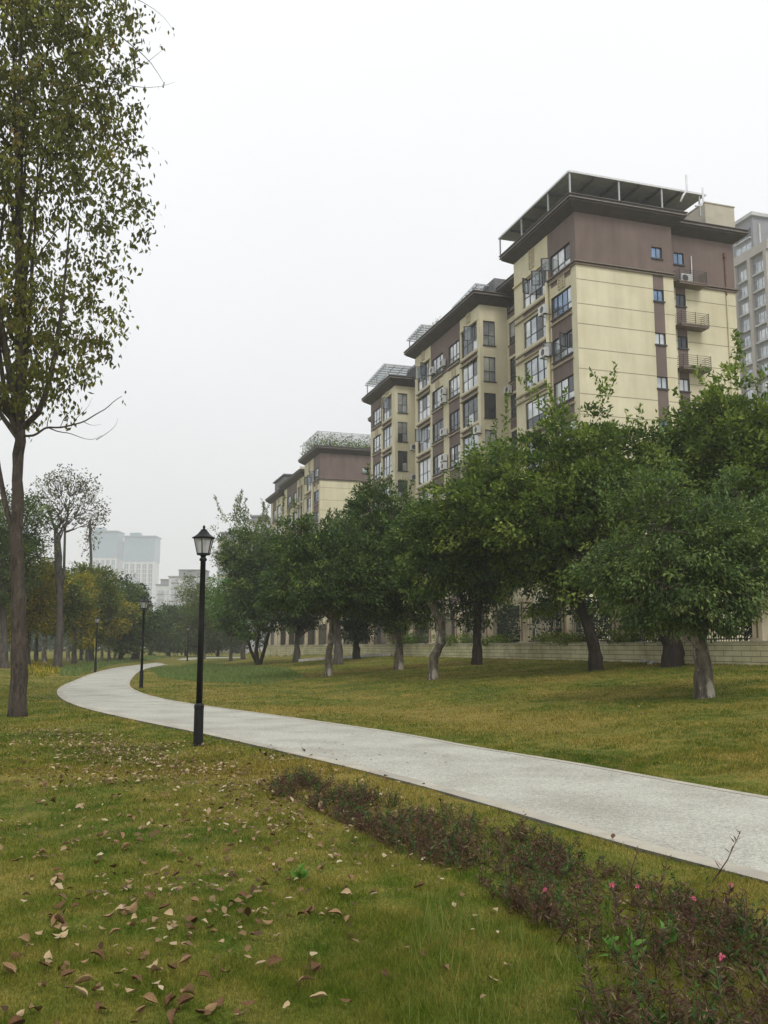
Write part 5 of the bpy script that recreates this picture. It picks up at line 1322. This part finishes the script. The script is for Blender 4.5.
# ------------------------------------------------------------------ foreground: bed of purple-brown weeds
pg = np.array([flat(*p) for p in [(258, 786), (300, 778), (360, 796), (430, 816), (520, 836), (600, 866), (690, 900), (790, 940), (850, 980), (820, 1090), (600, 1090), (580, 1010), (575, 960), (500, 905), (440, 868), (380, 845), (320, 812), (275, 795)]])
def in_poly(X, Y, pg):
    c = np.zeros(len(X), bool); j = len(pg)-1
    for i in range(len(pg)):
        xi, yi = pg[i]; xj, yj = pg[j]
        if yi != yj: c ^= ((yi > Y) != (yj > Y)) & (X < (xj-xi)*(Y-yi)/(yj-yi)+xi)
        j = i
    return c
def weed_plants(X, Y, H, rg, nl, L, wid, upright=.5):
    """stems (thin triangular blades of stem) and whorled narrow leaves"""
    n = len(X); lean = rg.normal(size=(n, 2))*.28; base = np.stack([X, Y, gzv(X, Y)], 1); top = base+np.concatenate([lean*H[:, None], H[:, None]], 1)
    i = np.repeat(np.arange(n), nl); t = rg.uniform(.12, 1.02, len(i))[:, None]; P = base[i]*(1-t)+top[i]*t+rg.normal(size=(len(i), 3))*.006
    a = rg.uniform(0, 2*pi, len(i)); D = norm(np.stack([np.cos(a), np.sin(a), rg.normal(upright, .5, len(i))], 1)); Lx = L*rg.uniform(.5, 1.3, len(i))*(1.15-.5*t[:, 0])
    Q = leaf_quads(rg, P, D, Lx, wid*rg.uniform(.7, 1.3, len(i)))
    s = np.zeros((n, 4, 3)); w_ = rg.normal(size=(n, 3)); w_[:, 2] = 0; w_ = norm(w_)*.0035
    s[:, 0] = base-w_; s[:, 1] = base+w_; s[:, 2] = top+w_*.5; s[:, 3] = top-w_*.5
    return np.vstack([Q, s.reshape(-1, 3)])
rg = np.random.default_rng(70)
lo = pg.min(0); hi = pg.max(0); X = rg.uniform(lo[0], hi[0], 40000); Y = rg.uniform(lo[1], hi[1], 40000); k = in_poly(X, Y, pg); X = X[k]; Y = Y[k]
dn = vnoise(X, Y, 1.4, 31); k = rg.random(len(X)) < np.clip(2.4*dn-.1, 0.3, 1)*np.clip(1.6*vnoise(X, Y, 3.5, 34), 0, 1); X = X[k][:1650]; Y = Y[k][:1650]
H = rg.uniform(.04, .19, len(X))*(.5+vnoise(X, Y, 1.1, 33)); q = weed_plants(X, Y, H, rg, 17, .060, .0075)
tag(fastmesh('flower_bed_undergrowth', q, 4, M['weed'], None, rg.random(len(q)//4)), 'dense bed of purple brown narrow leaved plants along the near path edge', 'undergrowth', kind='stuff')
sel = rg.random(len(X)) < .22; q = weed_plants(X[sel]+.03, Y[sel], H[sel]*1.25, rg, 14, .055, .012)
tag(fastmesh('green_undergrowth', q, 4, M['weedgreen'], None, rg.random(len(q)//4)), 'greener plants mixed through the purple brown bed', 'undergrowth', kind='stuff')
band_grass([(395, 1080), (400, 980), (430, 900), (500, 925), (575, 965), (600, 1080)], 1500, .06, .15, 24, 'long_grass', M['tuft'], 'longer thin grass blades in front of the weed bed', .9)
def single(name, label, cat, px, py, h, seed, leafm, nl=26, L=.08, wd=.016, grp=None, flower=False, lean=.15, up=.5):
    g_ = flat(px, py); z = gz(*g_)-.01; root = tag(empty(name, (g_[0], g_[1], z)), label, cat, grp); rg = np.random.default_rng(seed)
    l = rg.normal(size=2)*lean*h; tip = np.array((l[0], l[1], h)); mid = tip*.5+np.array((l[1]*.3, -l[0]*.3, 0))
    m = MB(); m.tube([(0, 0, 0), mid, tip], [.005, .004, .002], 5); m.build('stem', M['stem'], root)
    t = rg.uniform(.1, 1, nl)[:, None]; P = np.where(t < .5, mid*t*2, mid+(tip-mid)*(t-.5)*2); a = rg.uniform(0, 2*pi, nl); D = norm(np.stack([np.cos(a), np.sin(a), rg.normal(up, .4, nl)], 1))
    Lx = L*rg.uniform(.6, 1.2, nl)*(1.2-.6*t[:, 0]); fastmesh('leaves', leaf_quads(rg, P, D, Lx, Lx*wd/L), 4, M[leafm], root, rg.random(nl))
    if flower:
        v = []; 
        for k in range(5):
            a = 2*pi*k/5+.3; e = np.array((cos(a), -.35+.3*rg.normal(), sin(a))); s = np.array((-sin(a), .1, cos(a))); r = .015*rg.uniform(.7, 1.2)
            v += [tip, tip+e*r*.7+s*r*.42, tip+e*r*1.15, tip+e*r*.7-s*r*.42]
        fastmesh('flower', np.array(v), 4, M['petal'], root, rg.random(5))
FG = 'pink flowering stems in the weed bed'
for k, (px, py, h, lab) in enumerate([(549, 925, .22, 'pink flowered stem leftmost in the weed bed, below the path'), (619, 930, .25, 'pink flowered stem in the middle of the weed bed'), (729, 925, .24, 'pink flowered stem close to the right edge under the kerb'), (693, 940, .22, 'pink flowered stem left of the one by the right edge'),
 (719, 1000, .2, 'pink flowered stem low in the right corner of the weed bed'), (640, 915, .16, 'pink flowered stem just right of the middle one')]):
    single('flowering_plant', lab, 'flowering plant', px, py, h, 400+k, 'weed', grp=FG, flower=True)
TG = 'tall single weeds standing above the bed'
for k, (px, py, h, lab) in enumerate([(710, 884, .36, 'tallest dark weed, standing out against the path at the right'), (497, 868, .24, 'dark weed standing above the bed left of the middle'), (631, 886, .26, 'upright dark weed between the middle pink flower and the kerb'), (655, 890, .22, 'short upright weed just left of the tallest one'), (548, 850, .2, 'slim weed against the path edge above the leftmost flower'), (520, 845, .18, 'small slim weed left of the one against the path edge'), (470, 838, .2, 'slim dark weed at the path edge near the picture middle'),
        (330, 795, .28, 'leafy dark weed near the far end of the bed'), (372, 806, .22, 'green tipped weed near the far end of the bed'), (298, 790, .25, 'first weed at the far tip of the bed, nearest the lamp')]):
    single('tall_weed', lab, 'weed', px, py, h, 430+k, 'weed', 24, .07, .010, TG, lean=.2, up=.7)
for k, (px, py, h, lab) in enumerate([(640, 965, .16, 'fresh bright green broad leaved plant in the weed bed'), (668, 945, .12, 'small bright green plant right of the larger one in the weed bed'), (300, 880, .09, 'small bright green seedling on the lawn left of the weed bed'), (610, 960, .12, 'bright green plant left of the largest one in the weed bed')]):
    single('broadleaf_plant', lab, 'plant', px, py, h, 450+k, 'weedfresh', 16, .085, .04, 'fresh green plants among the grass and weeds', up=.9)
